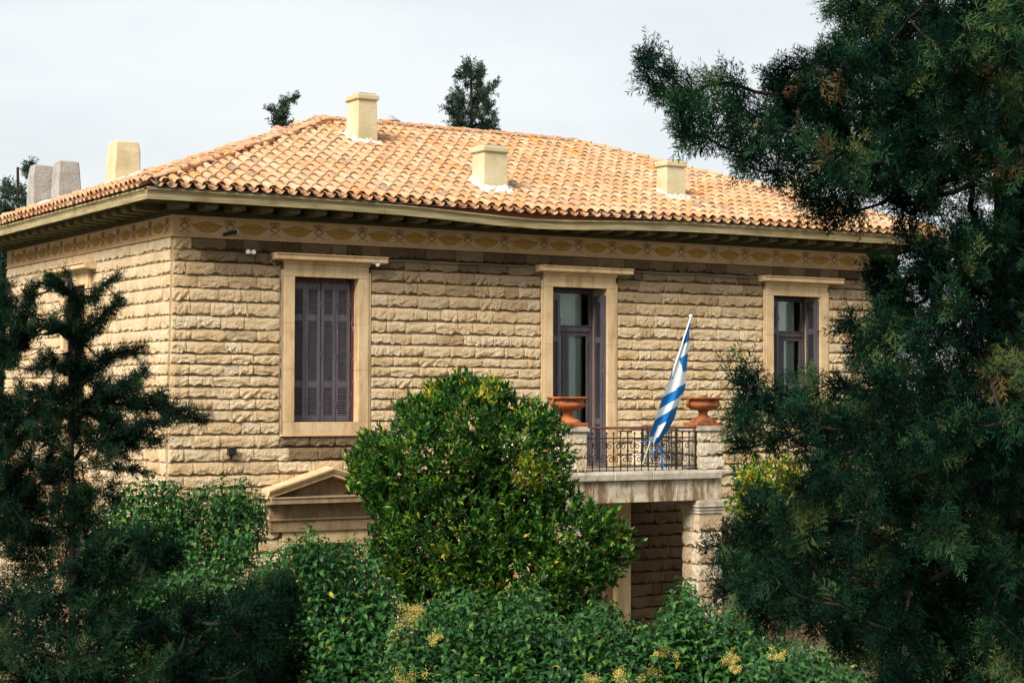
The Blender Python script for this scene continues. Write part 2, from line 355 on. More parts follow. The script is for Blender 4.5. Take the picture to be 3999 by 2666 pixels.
# ------------------------------------------------------------------ ground
def ground():
    n = 90; xs = np.linspace(-260, 300, n); ys = np.linspace(-150, 420, n)
    X, Y = np.meshgrid(xs, ys)
    t = np.clip((-Y-17)/9, 0, 1); Z = 3.75*t*t*(3-2*t)
    V = np.stack([X, Y, Z], -1).reshape(-1, 3); i = np.arange((n-1)*n).reshape(n-1, n)[:, :-1].ravel()
    F = np.stack([i, i+1, i+n+1, i+n], 1)
    tag(link('ground', tri_mesh('ground', V, F, M_ground, smooth=True)), kind='structure')
ground()

# ------------------------------------------------------------------ the house
house = empty('mansion', (8.84, 5.15, 0))
tag(house, 'two storey mansion of rough sandstone blocks under an orange tiled hip roof', 'house')
house.matrix_world = Matrix.Translation((8.84, 5.15, 0))
INV = Matrix.Translation((-8.84, -5.15, 0))
def hpart(mb, name, mats, smooth=False, bevel=None):
    o = mb.build(name, mats, house, smooth, bevel); o.matrix_parent_inverse = INV; return o
def hempty(name):
    o = empty(name, parent=house); o.matrix_parent_inverse = INV; return o
LX, LY = 17.68, 10.3
ZT, ZB = 7.65, 4.9
WX = (3.07, 8.87, 14.69)
BAT = .017
def batter(z): return -(8.31-z)*BAT if z < 8.31 else 0.
# openings (x0,x1,z0,z1) of the rough wall, and the stone keep-out rectangles (surround)
OPEN_F = [(3.07, 4.9, 7.65, 'win'), (8.87, 3.94, 7.65, 'door'), (14.69, 4.9, 7.65, 'win'), (3.07, .9, 2.85, 'low'), (8.87, .3, 3.0, 'low'), (14.69, .9, 2.85, 'low')]
OPEN_L = [(5.3, 4.9, 7.65, 'win'), (5.3, .9, 2.85, 'low')]
HW = .675
def wall_core(name, length, opens, left=False):
    mb = MB(); T = .45
    xs = sorted({0, length, *[o[0]-HW for o in opens], *[o[0]+HW for o in opens]})
    zs = sorted({0, 9.0, *[o[1] for o in opens], *[o[2] for o in opens]})
    for i in range(len(xs)-1):
        cells = []
        for j in range(len(zs)-1):
            cx, cz = (xs[i]+xs[i+1])/2, (zs[j]+zs[j+1])/2
            if not any(abs(cx-o[0]) < HW and o[1] < cz < o[2] for o in opens):
                if cells and cells[-1][1] == zs[j]: cells[-1][1] = zs[j+1]
                else: cells.append([zs[j], zs[j+1]])
        for a, b in cells:
            if left: mb.box((.03, xs[i], a), (T, xs[i+1], b))
            else: mb.box((xs[i], .03, a), (xs[i+1], T, b))
    return hpart(mb, name, M_core)
front_wall = wall_core('front_wall', LX, OPEN_F)
left_wall = wall_core('left_wall', LY, OPEN_L, True)
mb = MB(); mb.box((LX-.45, .46, 0), (LX, LY, 9.0)); hpart(mb, 'right_wall', M_core)
mb = MB(); mb.box((.46, LY-.45, 0), (LX-.46, LY, 9.0)); hpart(mb, 'rear_wall', M_core)
mb = MB(); mb.box((.46, .46, 3.6), (LX-.46, LY-.46, 3.8)); mb.box((.46, .46, 8.75), (LX-.46, LY-.46, 8.9)); hpart(mb, 'floor_slab', M_dark)
mb = MB(); mb.box((.46, 4.2, 3.82), (LX-.46, 4.35, 8.74)); mb.box((5.9, .46, 3.82), (6.0, 4.19, 8.74)); mb.box((11.8, .46, 3.82), (11.9, 4.19, 8.74)); hpart(mb, 'partition', M_dark)

# rough stones
def fbm1(u, seed, oct=3):
    r = np.random.default_rng(seed); out = 0*u
    for k in range(oct):
        n = 4*2**k+2; g = r.uniform(-1, 1, n); out = out + np.interp(u*(n-1.001), np.arange(n), g)/2**k
    return out
def fbm2(u, v, seed, oct=3):
    r = np.random.default_rng(seed); out = 0*u
    for k in range(oct):
        nu, nv = 5*2**k+1, 3*2**k+1; g = r.uniform(-1, 1, (nv+1, nu+1))
        a, b = u*(nu-1e-3), v*(nv-1e-3); i, j = a.astype(int), b.astype(int); fa, fb = a-i, b-j
        out = out + ((g[j, i]*(1-fa)+g[j, i+1]*fa)*(1-fb)+(g[j+1, i]*(1-fa)+g[j+1, i+1]*fa)*fb)/1.8**k
    return out
def stone_shape(seed, rough=1.0, nx=17, nz=10):
    """block of length 1, height 1, rough face towards -Y, about 7 cm proud"""
    u = np.linspace(0, 1, nx); r = np.random.default_rng(seed)
    vb = np.clip(.155 + .14*rough*fbm1(u, seed+1, 4) , .03, .45)
    rows = []
    U = np.tile(u, (nz, 1)); V = np.zeros((nz, nx)); D = np.zeros((nz, nx))
    V[0] = 0; V[1] = vb*.55; V[2] = vb
    for k in range(3, nz): V[k] = vb + (1-vb)*((k-2)/(nz-3))
    bulge = np.clip(.45+(1-V)/.5, 0, 1)
    D = .012 + .046*bulge + .017*rough*fbm2(U, V, seed+2)*(.25+.75*np.clip((1-V)*1.25, 0, 1))
    ed = np.minimum(U, 1-U); D -= np.clip(1-ed/.03, 0, 1)*.008
    D[-1] = D[-2]*.72 + .004*r.uniform(-1, 1, nx)
    D[0] = -.022; D[1] = -.003 + .010*r.uniform(0, 1, nx)
    P = np.stack([U, -D, V], -1)
    # slip inner columns for an irregular grid
    P[2:-1, 1:-1, 0] += r.uniform(-.012, .012, (nz-3, nx-2)); P[3:-1, 1:-1, 2] += r.uniform(-.03, .03, (nz-4, nx-2))
    Vt = P.reshape(-1, 3); i = np.arange(nz*nx).reshape(nz, nx)
    q = np.stack([i[:-1, :-1], i[:-1, 1:], i[1:, 1:], i[1:, :-1]], -1).reshape(-1, 4)
    F = np.concatenate([q[:, [0, 1, 2]], q[:, [0, 2, 3]]])
    # side returns
    back = len(Vt); ring = np.concatenate([i[:, 0], i[:, -1], i[-1, :]]); B = Vt[ring].copy(); B[:, 1] = .04
    Vt = np.concatenate([Vt, B]); extra = []
    for k in range(nz-1):
        a, b = i[k, 0], i[k+1, 0]; extra += [(a, b, back+k+1), (a, back+k+1, back+k)]
        a, b = i[k, -1], i[k+1, -1]; extra += [(a, back+nz+k, back+nz+k+1), (a, back+nz+k+1, b)]
    for k in range(nx-1):
        a, b = i[-1, k], i[-1, k+1]; extra += [(a, b, back+2*nz+k+1), (a, back+2*nz+k+1, back+2*nz+k)]
    return Vt, np.concatenate([F, np.array(extra)])
NV = 18
STONES = [stone_shape(100+7*k, .8+.5*(k % 4)/3) for k in range(NV)]
STONES_LO = [stone_shape(100+7*k, .8+.5*(k % 4)/3, 10, 7) for k in range(NV)]
STONE_ME = {}
def stone_me(k, t, m=None, base='stone'):
    key = (k, t, base)
    if key not in STONE_ME:
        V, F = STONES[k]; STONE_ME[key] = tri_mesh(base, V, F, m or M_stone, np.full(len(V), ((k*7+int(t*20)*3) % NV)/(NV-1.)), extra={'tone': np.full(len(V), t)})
    return STONE_ME[key]
ZC = [8.31, 8.063, 7.847, 7.607, 7.368, 7.116, 6.86, 6.614, 6.387, 6.16, 5.968, 5.761, 5.55, 5.335, 5.121, 4.906, 4.667, 4.42, 4.171, 3.927, 3.69, 3.45, 3.2, 2.95, 2.7, 2.45, 2.2, 1.95, 1.7, 1.45, 1.2, .95, .7, .45, .2, 0]
def lay(length, keep, tone_fn, start=0.):
    """stones of one wall: (along, z0, run, height, tone)"""
    out = []
    for ci in range(len(ZC)-1):
        z1, z0 = ZC[ci], ZC[ci+1]; zm = (z0+z1)/2
        blocks = sorted((k[0], k[1]) for k in keep if k[2] < zm < k[3])
        spans = []; a = batter(zm) if start == 0 else start
        for b0, b1 in blocks: spans.append((a, b0)); a = b1
        spans.append((a, length))
        for s0, s1 in spans:
            Ls = []; rest = s1-s0
            if rest <= .05: continue
            while rest > .95: 
                q = random.choice((random.uniform(.30, .48), random.uniform(.45, .72), random.uniform(.52, .80))); Ls.append(q); rest -= q
            if rest > .55: Ls += [rest*random.uniform(.4, .6)]; Ls.append(s1-s0-sum(Ls))
            else: Ls.append(rest)
            if s0 < .2: Ls[0], Ls[-1] = Ls[-1], Ls[0]
            else: random.shuffle(Ls)
            x = s0
            for q in Ls:
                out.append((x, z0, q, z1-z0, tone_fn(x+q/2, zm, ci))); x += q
    return out
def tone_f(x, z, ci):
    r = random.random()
    if ci == 0: return random.choice((.9, 1.)) if x > .35 else .25  # top courses: brown-stained stone, with eave shade also painted into the tone
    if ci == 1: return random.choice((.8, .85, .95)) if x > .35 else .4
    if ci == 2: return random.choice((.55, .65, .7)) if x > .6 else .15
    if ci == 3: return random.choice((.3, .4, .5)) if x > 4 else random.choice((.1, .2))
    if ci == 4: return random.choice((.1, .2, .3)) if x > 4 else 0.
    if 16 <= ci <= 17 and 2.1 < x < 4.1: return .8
    if z < 3.35 and 10.1 < x < 12.6: return 1.  # porch recess: its shade is painted into the stones as the darkest tone
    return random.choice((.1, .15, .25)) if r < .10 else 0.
def tone_l(x, z, ci): return 0.
KF = [(x-.96, x+.96, 4.64 if k == 'win' else (3.5 if k == 'door' else 0), 8.0 if k != 'low' else 3.40) for x, a, b, k in OPEN_F]
KF[1] = (8.87-.96, 8.87+.96, 3.5, 8.0); KF[4] = (8.87-1.28, 8.87+1.28, 0, 3.6)
KL = [(y-.96, y+.96, 4.64 if k == 'win' else 0, 8.0 if k == 'win' else 3.40) for y, a, b, k in OPEN_L]
cand = []
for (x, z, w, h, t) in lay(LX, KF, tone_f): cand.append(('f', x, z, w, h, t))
for (y, z, w, h, t) in lay(LY, KL, tone_l, start=.06): cand.append(('l', y, z, w, h, t))
def area(c):
    if c[0] == 'f': a, b = project((c[1], 0, c[2])), project((c[1]+c[3], 0, c[2]+c[4]))
    else: a, b = project((0, c[1], c[2])), project((0, c[1]+c[3], c[2]+c[4]))
    ar = abs((a[0]-b[0])*(a[1]-b[1]))
    cx, cy = (a[0]+b[0])/2, (a[1]+b[1])/2
    hid = cx < 0 or cy > 1120 or (cx > 1700 and cy > 820) or cx > 2000 or (c[0] == 'l' and cx < 330 and cy > 750) or (860 < cx < 1290 and cy > 960)
    return ar*(.05 if hid else 1)
cand.sort(key=area, reverse=True)
stuff = {'f': [], 'l': []}
for n, c in enumerate(cand):
    k = random.randrange(NV); G = .003
    side, x, z, w, h, t = c
    dep = random.uniform(.85, 1.25)*(.7 if side == 'l' else 1)
    if side == 'f': loc, rz, ofs = (x+G, 0, z), 0, 1
    else: loc, rz, ofs = (batter(z+h/2), x+w-G, z), -math.pi/2, 1
    if n < 310:
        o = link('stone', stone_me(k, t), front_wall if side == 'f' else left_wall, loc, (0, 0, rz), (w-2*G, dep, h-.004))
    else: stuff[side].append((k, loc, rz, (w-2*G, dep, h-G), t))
for side, parent in (('f', front_wall), ('l', left_wall)):
    S = stuff[side]; Vs, Fs, Rn, Tn = [], [], [], []; b = 0
    for k, loc, rz, scl, t in S:
        V, F = (STONES_LO if side == 'l' or loc[2] < 3.2 else STONES)[k]; V = V*np.array(scl)
        if rz: V = np.stack([V[:, 1], -V[:, 0], V[:, 2]], -1)
        Vs.append(V+np.array(loc)); Fs.append(F+b); b += len(V); Rn.append(np.full(len(V), random.uniform(.55, 1.) if side == 'l' else random.random())); Tn.append(np.full(len(V), t))  # side wall stones lighter: its stronger sunlight is partly put into their colour
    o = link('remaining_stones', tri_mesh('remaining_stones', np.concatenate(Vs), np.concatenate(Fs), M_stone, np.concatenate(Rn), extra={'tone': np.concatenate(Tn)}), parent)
    tag(o, kind='stuff')

# frieze band with painted garlands
mb = MB()
mb.box((-.045, -.045, 8.33), (LX+.045, .03, 8.70)); mb.box((-.075, -.075, 8.295), (LX+.075, .03, 8.33)); 
frieze_f = hpart(mb, 'front_frieze', M_frieze, bevel=.006)
mb = MB(); mb.box((-.044, .031, 8.33), (.03, LY, 8.699)); mb.box((-.074, .031, 8.296), (.03, LY, 8.329)); frieze_l = hpart(mb, 'left_frieze', M_frieze, bevel=.006)
def strip(mb, pts, w, y=-.003, m=0):
    pts = [Vector((p[0], 0, p[1])) for p in pts]; n = len(pts); vs = []
    for i, p in enumerate(pts):
        t = (pts[min(i+1, n-1)]-pts[max(i-1, 0)]).normalized(); nn = Vector((-t.z, 0, t.x)); ww = w[i] if hasattr(w, '__len__') else w
        vs += [(p+nn*ww/2).to_tuple(), (p-nn*ww/2).to_tuple()]
    vs = [(a, y, c) for a, b, c in vs]
    mb.add(vs, [(2*i, 2*i+1, 2*i+3, 2*i+2) for i in range(n-1)], m)
def bow_mesh():
    mb = MB()
    for a0, ln, wd in ((math.pi/2, .085, .028), (math.pi*.17, .112, .033), (math.pi*.83, .112, .033)):
        pts = []
        for k in range(15):
            q = 2*math.pi*k/14; l = ln*(1-math.cos(q))/2; s = wd*math.sin(q)*(.4+.6*l/ln)
            pts.append((l*math.cos(a0)-s*math.sin(a0), l*math.sin(a0)+s*math.cos(a0)))
        strip(mb, pts, .018, -.003-.0006*a0)
    for s in (-1, 1):
        pts = [(s*(.010+.075*math.sin(math.pi*k/8)**2), -.0155*k) for k in range(13)]
        strip(mb, pts, [.024-.0009*k for k in range(13)], -.0062)
        strip(mb, [(s*.085, -.186), (s*.105, -.188), (s*.118, -.175)], .010, -.0071)
    strip(mb, [(-.014, 0), (.014, 0)], .03, -.0078)
    return mb.mesh('painted_bow', M_bow)
def garland_mesh():
    mb = MB(); n = 40; up, lo = [], []; r = random.Random(5)
    for i in range(n+1):
        t = -1+2*i/n; e = (1-abs(t)**2.3)
        up.append((t*.29, .045*e*(1+.5*(1-abs(t)))-.012*abs(t)+.007*e*math.sin(i*2.1)+.004*r.uniform(-1, 1)))
        lo.append((t*.29, -.125*e**.95+.011*e*math.sin(i*1.9)+.006*r.uniform(-1, 1)))
    vs = [(a, -.003, b) for a, b in up]+[(a, -.003, b) for a, b in lo]
    mb.add(vs, [(i, n+1+i, n+2+i, i+1) for i in range(n)], 0)
    strip(mb, up, .009, -.0045, 1); strip(mb, lo, .009, -.0045, 1)
    for s in (-1, 1): strip(mb, [(s*.262, 0), (s*.31, .012), (s*.35, .03)], [.02, .009, .009], -.0055, 1)
    for k in range(26):
        t = r.uniform(-.8, .8); x = t*.275; z = r.uniform(-.075, .03)*(1-abs(t)); q = r.uniform(0, 6.3); d = r.uniform(.008, .018)
        strip(mb, [(x-d*math.cos(q), z-d*math.sin(q)), (x, z+.004), (x+d*math.cos(q), z+d*math.sin(q))], .006, -.0056, 1)
    return mb.mesh('painted_garland', [M_garland, M_bow])
BOW, GAR = bow_mesh(), garland_mesh()
bows = [.194, 1.084, 1.99, 2.90, 3.83, 4.63, 5.36, 6.18, 7.04, 7.99, 8.84, 9.69, 10.59, 11.49, 12.36, 13.23, 14.1, 14.96, 15.8, 16.66, 17.49]
for i, x in enumerate(bows):
    link('painted_bow', BOW, frieze_f, (x, -.045, 8.565), None, (1, 1, 1))
    if i: link('painted_garland', GAR, frieze_f, ((x+bows[i-1])/2, -.045, 8.525), None, ((x-bows[i-1])/.875, 1, 1))
lb = [.22+.875*k for k in range(12)]
for i, y in enumerate(lb):
    link('painted_bow', BOW, frieze_l, (-.044, y, 8.565), (0, 0, -math.pi/2), (1, 1, 1))
    if i: link('painted_garland', GAR, frieze_l, (-.044, (y+lb[i-1])/2, 8.525), (0, 0, -math.pi/2), (1, 1, 1))

# eaves: soffit, bed moulding, brackets, fascia
OV = .83
def sag(x): return -.125*math.exp(-((x-7.3)/2.3)**2)
EX0, EX1, EY0, EY1 = -OV, LX+OV, -OV, LY+OV
mb = MB()
mb.box((EX0+.04, EY0+.04, 8.90), (EX1-.04, .02, 8.94)); mb.box((EX0+.04, .021, 8.901), (.02, EY1, 8.941)); mb.box((LX, .021, 8.902), (EX1-.04, EY1, 8.942))
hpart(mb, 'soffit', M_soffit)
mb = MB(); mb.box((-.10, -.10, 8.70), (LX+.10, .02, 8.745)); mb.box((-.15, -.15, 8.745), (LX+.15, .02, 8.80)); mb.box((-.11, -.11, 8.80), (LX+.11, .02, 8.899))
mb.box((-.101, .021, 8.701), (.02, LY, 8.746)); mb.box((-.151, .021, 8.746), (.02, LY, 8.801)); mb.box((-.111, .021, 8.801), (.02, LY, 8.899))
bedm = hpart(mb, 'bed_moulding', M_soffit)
mb = MB(); mb.prism([(0, 0), (-.46, .015), (-.50, .05), (-.50, .11), (0, .11)], -.12, .12); mb.prism([(0, .112), (-.53, .112), (-.53, .128), (0, .128)], -.135, .135)
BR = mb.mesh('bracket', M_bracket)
x = -.05
for k in range(34):
    o = link('bracket', BR, house, (x+.5*0, -.112, 8.768)); o.matrix_parent_inverse = INV; x += .545
    if x > LX+.3: break
for k in range(20):
    o = link('bracket', BR, house, (-.112, .45+.545*k, 8.768), (0, 0, -math.pi/2)); o.matrix_parent_inverse = INV
def fascia(name, a, b, along, off):
    mb = MB(); n = max(2, int((b-a)/.4))
    prof = [(0, 0), (0, .115), (-.012, .122), (-.012, .135), (-.03, .15), (-.042, .165), (-.042, .19), (.05, .19), (.05, 0)]
    vs, fs = [], []; m = len(prof)
    for i in range(n+1):
        t = a+(b-a)*i/n
        for p, z in prof:
            zz = 8.868+z+(sag(t) if along == 'x' else 0)
            vs.append((t, off+p, zz) if along == 'x' else (off+p, t, zz))
    fs = [(i*m+j, i*m+(j+1) % m, (i+1)*m+(j+1) % m, (i+1)*m+j) for i in range(n) for j in range(m)]+[tuple(range(m)), tuple(n*m+j for j in range(m))]
    mb.add(vs, fs); return hpart(mb, name, M_fascia)
fx = [EX0, 3.9, 8.6, 12.9, EX1]
for i in range(4): fascia('fascia_board', fx[i]+.003, fx[i+1]-.003, 'x', EY0)
fy = [EY0+.055, 4.2, EY1]
for i in range(2): fascia('fascia_board', fy[i]+.003, fy[i+1]-.003, 'y', EX0)
mb = MB(); mb.box((EX0+.09, EY0+.06, 8.95), (EX1-.05, EY0+.10, 9.09)); mb.box((EX0+.06, EY0+.101, 8.95), (EX0+.10, EY1, 9.09)); hpart(mb, 'eave_board', M_redboard)

# roof
TZ0, YR, XA, XB, ZR = 9.10, 5.15, 5.45, 12.23, 11.43
E0x, E1x, E0y, E1y = EX0-.04, EX1+.04, EY0-.04, EY1+.04
SF = (ZR-TZ0)/(YR-E0y); SL = (ZR-TZ0)/(XA-E0x)
mb = MB()
c = [(E0x, E0y, TZ0), (E1x, E0y, TZ0), (E1x, E1y, TZ0), (E0x, E1y, TZ0), (XA, YR, ZR), (XB, YR, ZR)]
mb.add([(a, b, z-.035) for a, b, z in c], [(0, 1, 5, 4), (1, 2, 5), (2, 3, 4, 5), (3, 0, 4), (3, 2, 1, 0)])
roof = hpart(mb, 'roof', M_rubble)
def tile_shape(seed, pan=False, plug=True):
    r = random.Random(seed); n = 8; Ln = .48; r0, r1 = .096+r.uniform(-.004, .005), .076; th = .013
    if pan: r0, r1 = r1+.014, r0+.004
    vs, fs, ms = [], [], []
    for rr0, rr1 in ((r0, r1), (r0-th, r1-th)):
        for y, q in ((0, rr0), (Ln, rr1)):
            for j in range(n+1):
                a = math.pi*j/n; sgn = -1 if pan else 1
                wob = 1+.03*r.uniform(-1, 1)
                vs.append((q*math.cos(a)*wob, y+(.006*r.uniform(-1, 1)), sgn*q*.86*math.sin(a)*wob))
    m = n+1
    for j in range(n):
        fs.append((j, j+1, m+j+1, m+j)); fs.append((2*m+j, 3*m+j, 3*m+j+1, 2*m+j+1)); fs.append((j, 2*m+j, 2*m+j+1, j+1))
    ms = [0]*len(fs)
    if plug and not pan:  # mortar packed under the lower end
        b = len(vs); rec = r.uniform(.002, .022); q = r0-th*.6
        for j in range(m):
            a = math.pi*j/n; k = 1+.0*j
            vs.append((q*math.cos(a), rec+r.uniform(-.008, .008), q*.86*math.sin(a)))
        vs.append((0, rec-.012+r.uniform(-.01, .01), -.015)); cidx = len(vs)-1
        for j in range(n): fs.append((b+j, b+j+1, cidx, cidx)); ms.append(1)
    tris, tm = [], []
    for f, mm in zip(fs, ms):
        tris.append(f[:3]); tm.append(mm)
        if f[2] != f[3]: tris.append((f[0], f[2], f[3])); tm.append(mm)
    return np.array(vs), np.array(tris), np.array(tm)
NT = 24
TS = [tile_shape(k) for k in range(NT)]; T0 = [tile_shape(k, plug=False) for k in range(NT)]; PS = [tile_shape(90+k, True) for k in range(4)]
trnd = np.random.default_rng(3).permutation(NT)/(NT-1.)
T_ME = [tri_mesh('tile', V, F, [M_tile, M_tmortar], np.full(len(V), trnd[k]), midx=m) for k, (V, F, m) in enumerate(TS)]
T0_ME = [tri_mesh('tile', V, F, [M_tile, M_tmortar], np.full(len(V), max(.1, trnd[k])), midx=m) for k, (V, F, m) in enumerate(T0)]
P_ME = [tri_mesh('pan_tile', V, F, [M_tile], np.full(len(V), .3+.1*k)) for k, (V, F, m) in enumerate(PS)]
def tile_sheet(side):
    """(kind, variant, location, rotation, row)"""
    out = []; P, ROW = .259, .375
    slope = SF if side == 'f' else SL; th = math.atan(slope); run = (YR-E0y) if side == 'f' else (XA-E0x)
    a0, a1 = (E0x, E1x) if side == 'f' else (E0y, E1y)
    ncol = int((a1-a0)/P); nrow = int(run/math.cos(th)/ROW)+1
    for i in range(ncol):
        a = a0+.10+i*P; bend = rng.normal()*.012
        for j in range(nrow):
            s = j*ROW-.05; h = s*math.cos(th)
            lim0 = a0+h*(XA-E0x)/(YR-E0y) if side == 'f' else a0+h*(YR-E0y)/(XA-E0x)
            lim1 = a1-h*(XA-E0x)/(YR-E0y) if side == 'f' else a1-h*(YR-E0y)/(XA-E0x)
            for pan in (0, 1):
                aa = a+(P/2 if pan else 0)+bend*(j % 3)*.5+random.uniform(-.008, .008)
                if not (lim0+.02 < aa < lim1-.02): continue
                sg = sag(aa)*.45*math.exp(-j/7) if side == 'f' else 0
                z = TZ0+h*slope+sg+(.075 if not pan else .072)+(.012 if not pan else 0)+random.uniform(-.004, .006)
                hh = h-(.03 if pan and j == 0 else 0)+random.uniform(-.02, .02)
                yaw = random.gauss(0, .028); pit = th-.040+random.gauss(0, .012)
                if side == 'f': loc, rot = (aa, E0y+hh, z), (pit, 0, yaw)
                else: loc, rot = (E0x+hh, aa, z), (pit, 0, -math.pi/2+yaw)
                out.append((pan, random.randrange(4 if pan else NT), loc, rot, j))
    return out
from mathutils import Euler
nt_, np_ = 0, 0
for side in 'fl':
    rest = {0: [], 1: []}
    for pan, k, loc, rot, j in tile_sheet(side):
        vis = side == 'f' or loc[1] < 8.5
        if not pan and j < (4 if side == 'f' else 1) and vis and nt_ < 320: link('tile', (T0_ME if j == 0 else T_ME)[k], roof, loc, rot); nt_ += 1
        elif pan and j == 0 and vis and np_ < 120: link('pan_tile', P_ME[k], roof, loc, rot); np_ += 1
        else: rest[pan].append((k, loc, rot))
    Vs, Fs, Ms, Rn = [], [], [], []; b = 0
    for pan in (0, 1):
        for k, loc, rot in rest[pan]:
            V, F, m = (PS if pan else TS)[k]; Rm = np.array(Euler(rot).to_matrix())
            Vs.append(V@Rm.T+np.array(loc)); Fs.append(F+b); Ms.append(m); b += len(V); Rn.append(np.full(len(V), random.random()**.9 if not pan else random.uniform(.1, .5)))
    tag(link('remaining_tiles', tri_mesh('remaining_tiles', np.concatenate(Vs), np.concatenate(Fs), [M_tile, M_tmortar], np.concatenate(Rn), midx=np.concatenate(Ms)), roof), kind='stuff')
# ridge and hip caps on a mortar bed
def cap_line(A, B, lift=.075, sp=.36, skip=None):
    A, B = Vector(A), Vector(B); d = (B-A); n = int(d.length/sp); d.normalize()
    rot = d.to_track_quat('Y', 'Z').to_euler()
    bed = MB(); cross = d.cross(Vector((0, 0, 1))).normalized(); vs = []
    m = 7; nb = n*3
    for i in range(nb+1):
        p = A+(B-A)*(i/nb)
        for j in range(m):
            q = -1+2*j/(m-1); vs.append(p+cross*(q*.155+random.uniform(-.02, .02))+Vector((0, 0, .015+.115*(1-abs(q)**1.5)+random.uniform(-.018, .018)-.06*abs(q))))
    bed.add(vs, [(i*m+j, i*m+j+1, (i+1)*m+j+1, (i+1)*m+j) for i in range(nb) for j in range(m-1)])
    link('ridge_bedding', bed.mesh('ridge_bedding', M_rubble), roof)
    for i in range(n):
        p = A+d*(i*sp)+Vector((0, 0, lift+random.uniform(-.012, .012)))
        r2 = (rot.x-.06, rot.y, rot.z+random.gauss(0, .05)); k = random.choice(CAPV)
        link('ridge_tile', T_ME[k], roof, p, r2, (1.12, 1.0, 1.0))
CAPV = [k for k in range(NT) if .2 < trnd[k]]
cap_line((E0x+.02, E0y+.02, TZ0+.05), (XA, YR, ZR+.05)); cap_line((E1x-.02, E0y+.02, TZ0+.05), (XB, YR, ZR+.05))
cap_line((E0x+.02, E1y-.02, TZ0+.05), (XA, YR, ZR+.05)); cap_line((XA, YR, ZR+.06), (XB, YR, ZR+.06))

# chimneys
def zroof(x, y): return min(TZ0+(y-E0y)*SF, TZ0+(x-E0x)*SL, TZ0+(E1y-y)*SF)
def chimney(x0, y0, w, d, ztop, m, capped=True, taper=.03, name='chimney', stacks=None):
    zb = zroof(x0, y0)-.25
    root = hempty(name)
    def block(x0, y0, w, d, ztop):
        mb = MB(); seg = 6; n = 5; vs = []
        rr = random.Random(int(x0*100))
        prof = []
        for k in range(seg+1):
            z = zb+(ztop-zb)*k/seg; t = taper*(k/seg); e = .0 if capped else (.02 if k == seg else 0)
            ring = [(x0+t+e, y0+t+e), (x0+w-t-e, y0+t+e), (x0+w-t-e, y0+d-t-e), (x0+t+e, y0+d-t-e)]
            j = .0 if capped else .012
            prof.append([(a+rr.uniform(-j, j), b+rr.uniform(-j, j), z+(rr.uniform(-j, j) if k == seg else 0)) for a, b in ring])
        vs = [p for ring in prof for p in ring]
        fs = [(k*4+j, k*4+(j+1) % 4, (k+1)*4+(j+1) % 4, (k+1)*4+j) for k in range(seg) for j in range(4)]+[(3, 2, 1, 0), tuple(seg*4+j for j in range(4))]
        mb.add(vs, fs); return mb
    blocks = stacks or [(x0, y0, w, d, ztop)]
    for b in blocks: block(*b).build('chimney_stack', m, root, bevel=.012 if capped else .03)
    if capped:
        mb = MB(); mb.box((x0-.045+taper, y0-.045+taper, ztop-.13), (x0+w+.045-taper, y0+d+.045-taper, ztop-.005)); mb.build('chimney_cap', m, root, bevel=.022)
        mb = MB(); mb.box((x0+.06, y0+.05, ztop-.003), (x0+w-.03, y0+d-.06, ztop+.03)); mb.build('cover_slab', M_gchim, root, bevel=.01)
    # lime flashing round the foot
    mb = MB(); rr = random.Random(int(y0*77)); n = 34; rings = []
    X0, Y0 = min(b[0] for b in blocks), min(b[1] for b in blocks); X1, Y1 = max(b[0]+b[2] for b in blocks), max(b[1]+b[3] for b in blocks)
    cx, cy, hx, hy = (X0+X1)/2, (Y0+Y1)/2, (X1-X0)/2, (Y1-Y0)/2; vs = []
    for ring, (ex, up) in enumerate(((-.06, .20), (.005, .17), (.035, .135), (.08, .11), (.13, .02))):
        for j in range(n):
            a = 2*math.pi*j/n; ca, sa = math.cos(a), math.sin(a); s = 1/max(abs(ca), abs(sa))
            e = ex*(1+rr.uniform(-.5, .9) if ring > 1 else 1)
            px, py = cx+ca*s*hx+(ca*e*1.3), cy+sa*s*hy+(sa*e*1.3)
            vs.append((px, py, zroof(px, py)+up+(rr.uniform(-.03, .05) if ring else 0)))
    mb.add(vs, [(i*n+j, i*n+(j+1) % n, (i+1)*n+(j+1) % n, (i+1)*n+j) for i in range(4) for j in range(n)])
    mb.build('lime_flashing', M_lime, root)
    return root
chimney(5.385, 3.27, .50, .60, 11.86, M_chim)
chimney(6.66, .15, .60, .52, 10.48, M_chim)
chimney(11.50, .51, .55, .42, 10.55, M_chim)
chimney(15.9, 1.6, .55, .5, 10.62, M_chim)
chimney(1.58, 7.75, .68, .62, 11.10, M_chim, capped=False, taper=.05)
g2 = aty(221/K, (400+905/2.352)/K, 9.6); g1 = aty(123/K, 812/K, 10.15)
chimney(0, 0, 0, 0, 0, M_gchim, capped=False, taper=.05, stacks=[(g2[0], 9.6, .62, .55, 10.80), (g1[0], 10.152, .62, .5, 10.74)])
v = aty(1528/K, 452/K, 5.9)
root = hempty('roof_vent'); mb = MB(); mb.lathe([(.21, 0), (.22, .02), (.10, .10), (.02, .165), (0.005, .17)], 20, c=(v[0], 5.9, v[2]-.15)); mb.build('vent_hood', M_gchim, root)
mb = MB(); mb.lathe([(.11, -.9), (.11, -.02)], 14, c=(v[0], 5.9, v[2]-.15)); mb.build('vent_pipe', M_gchim, root)

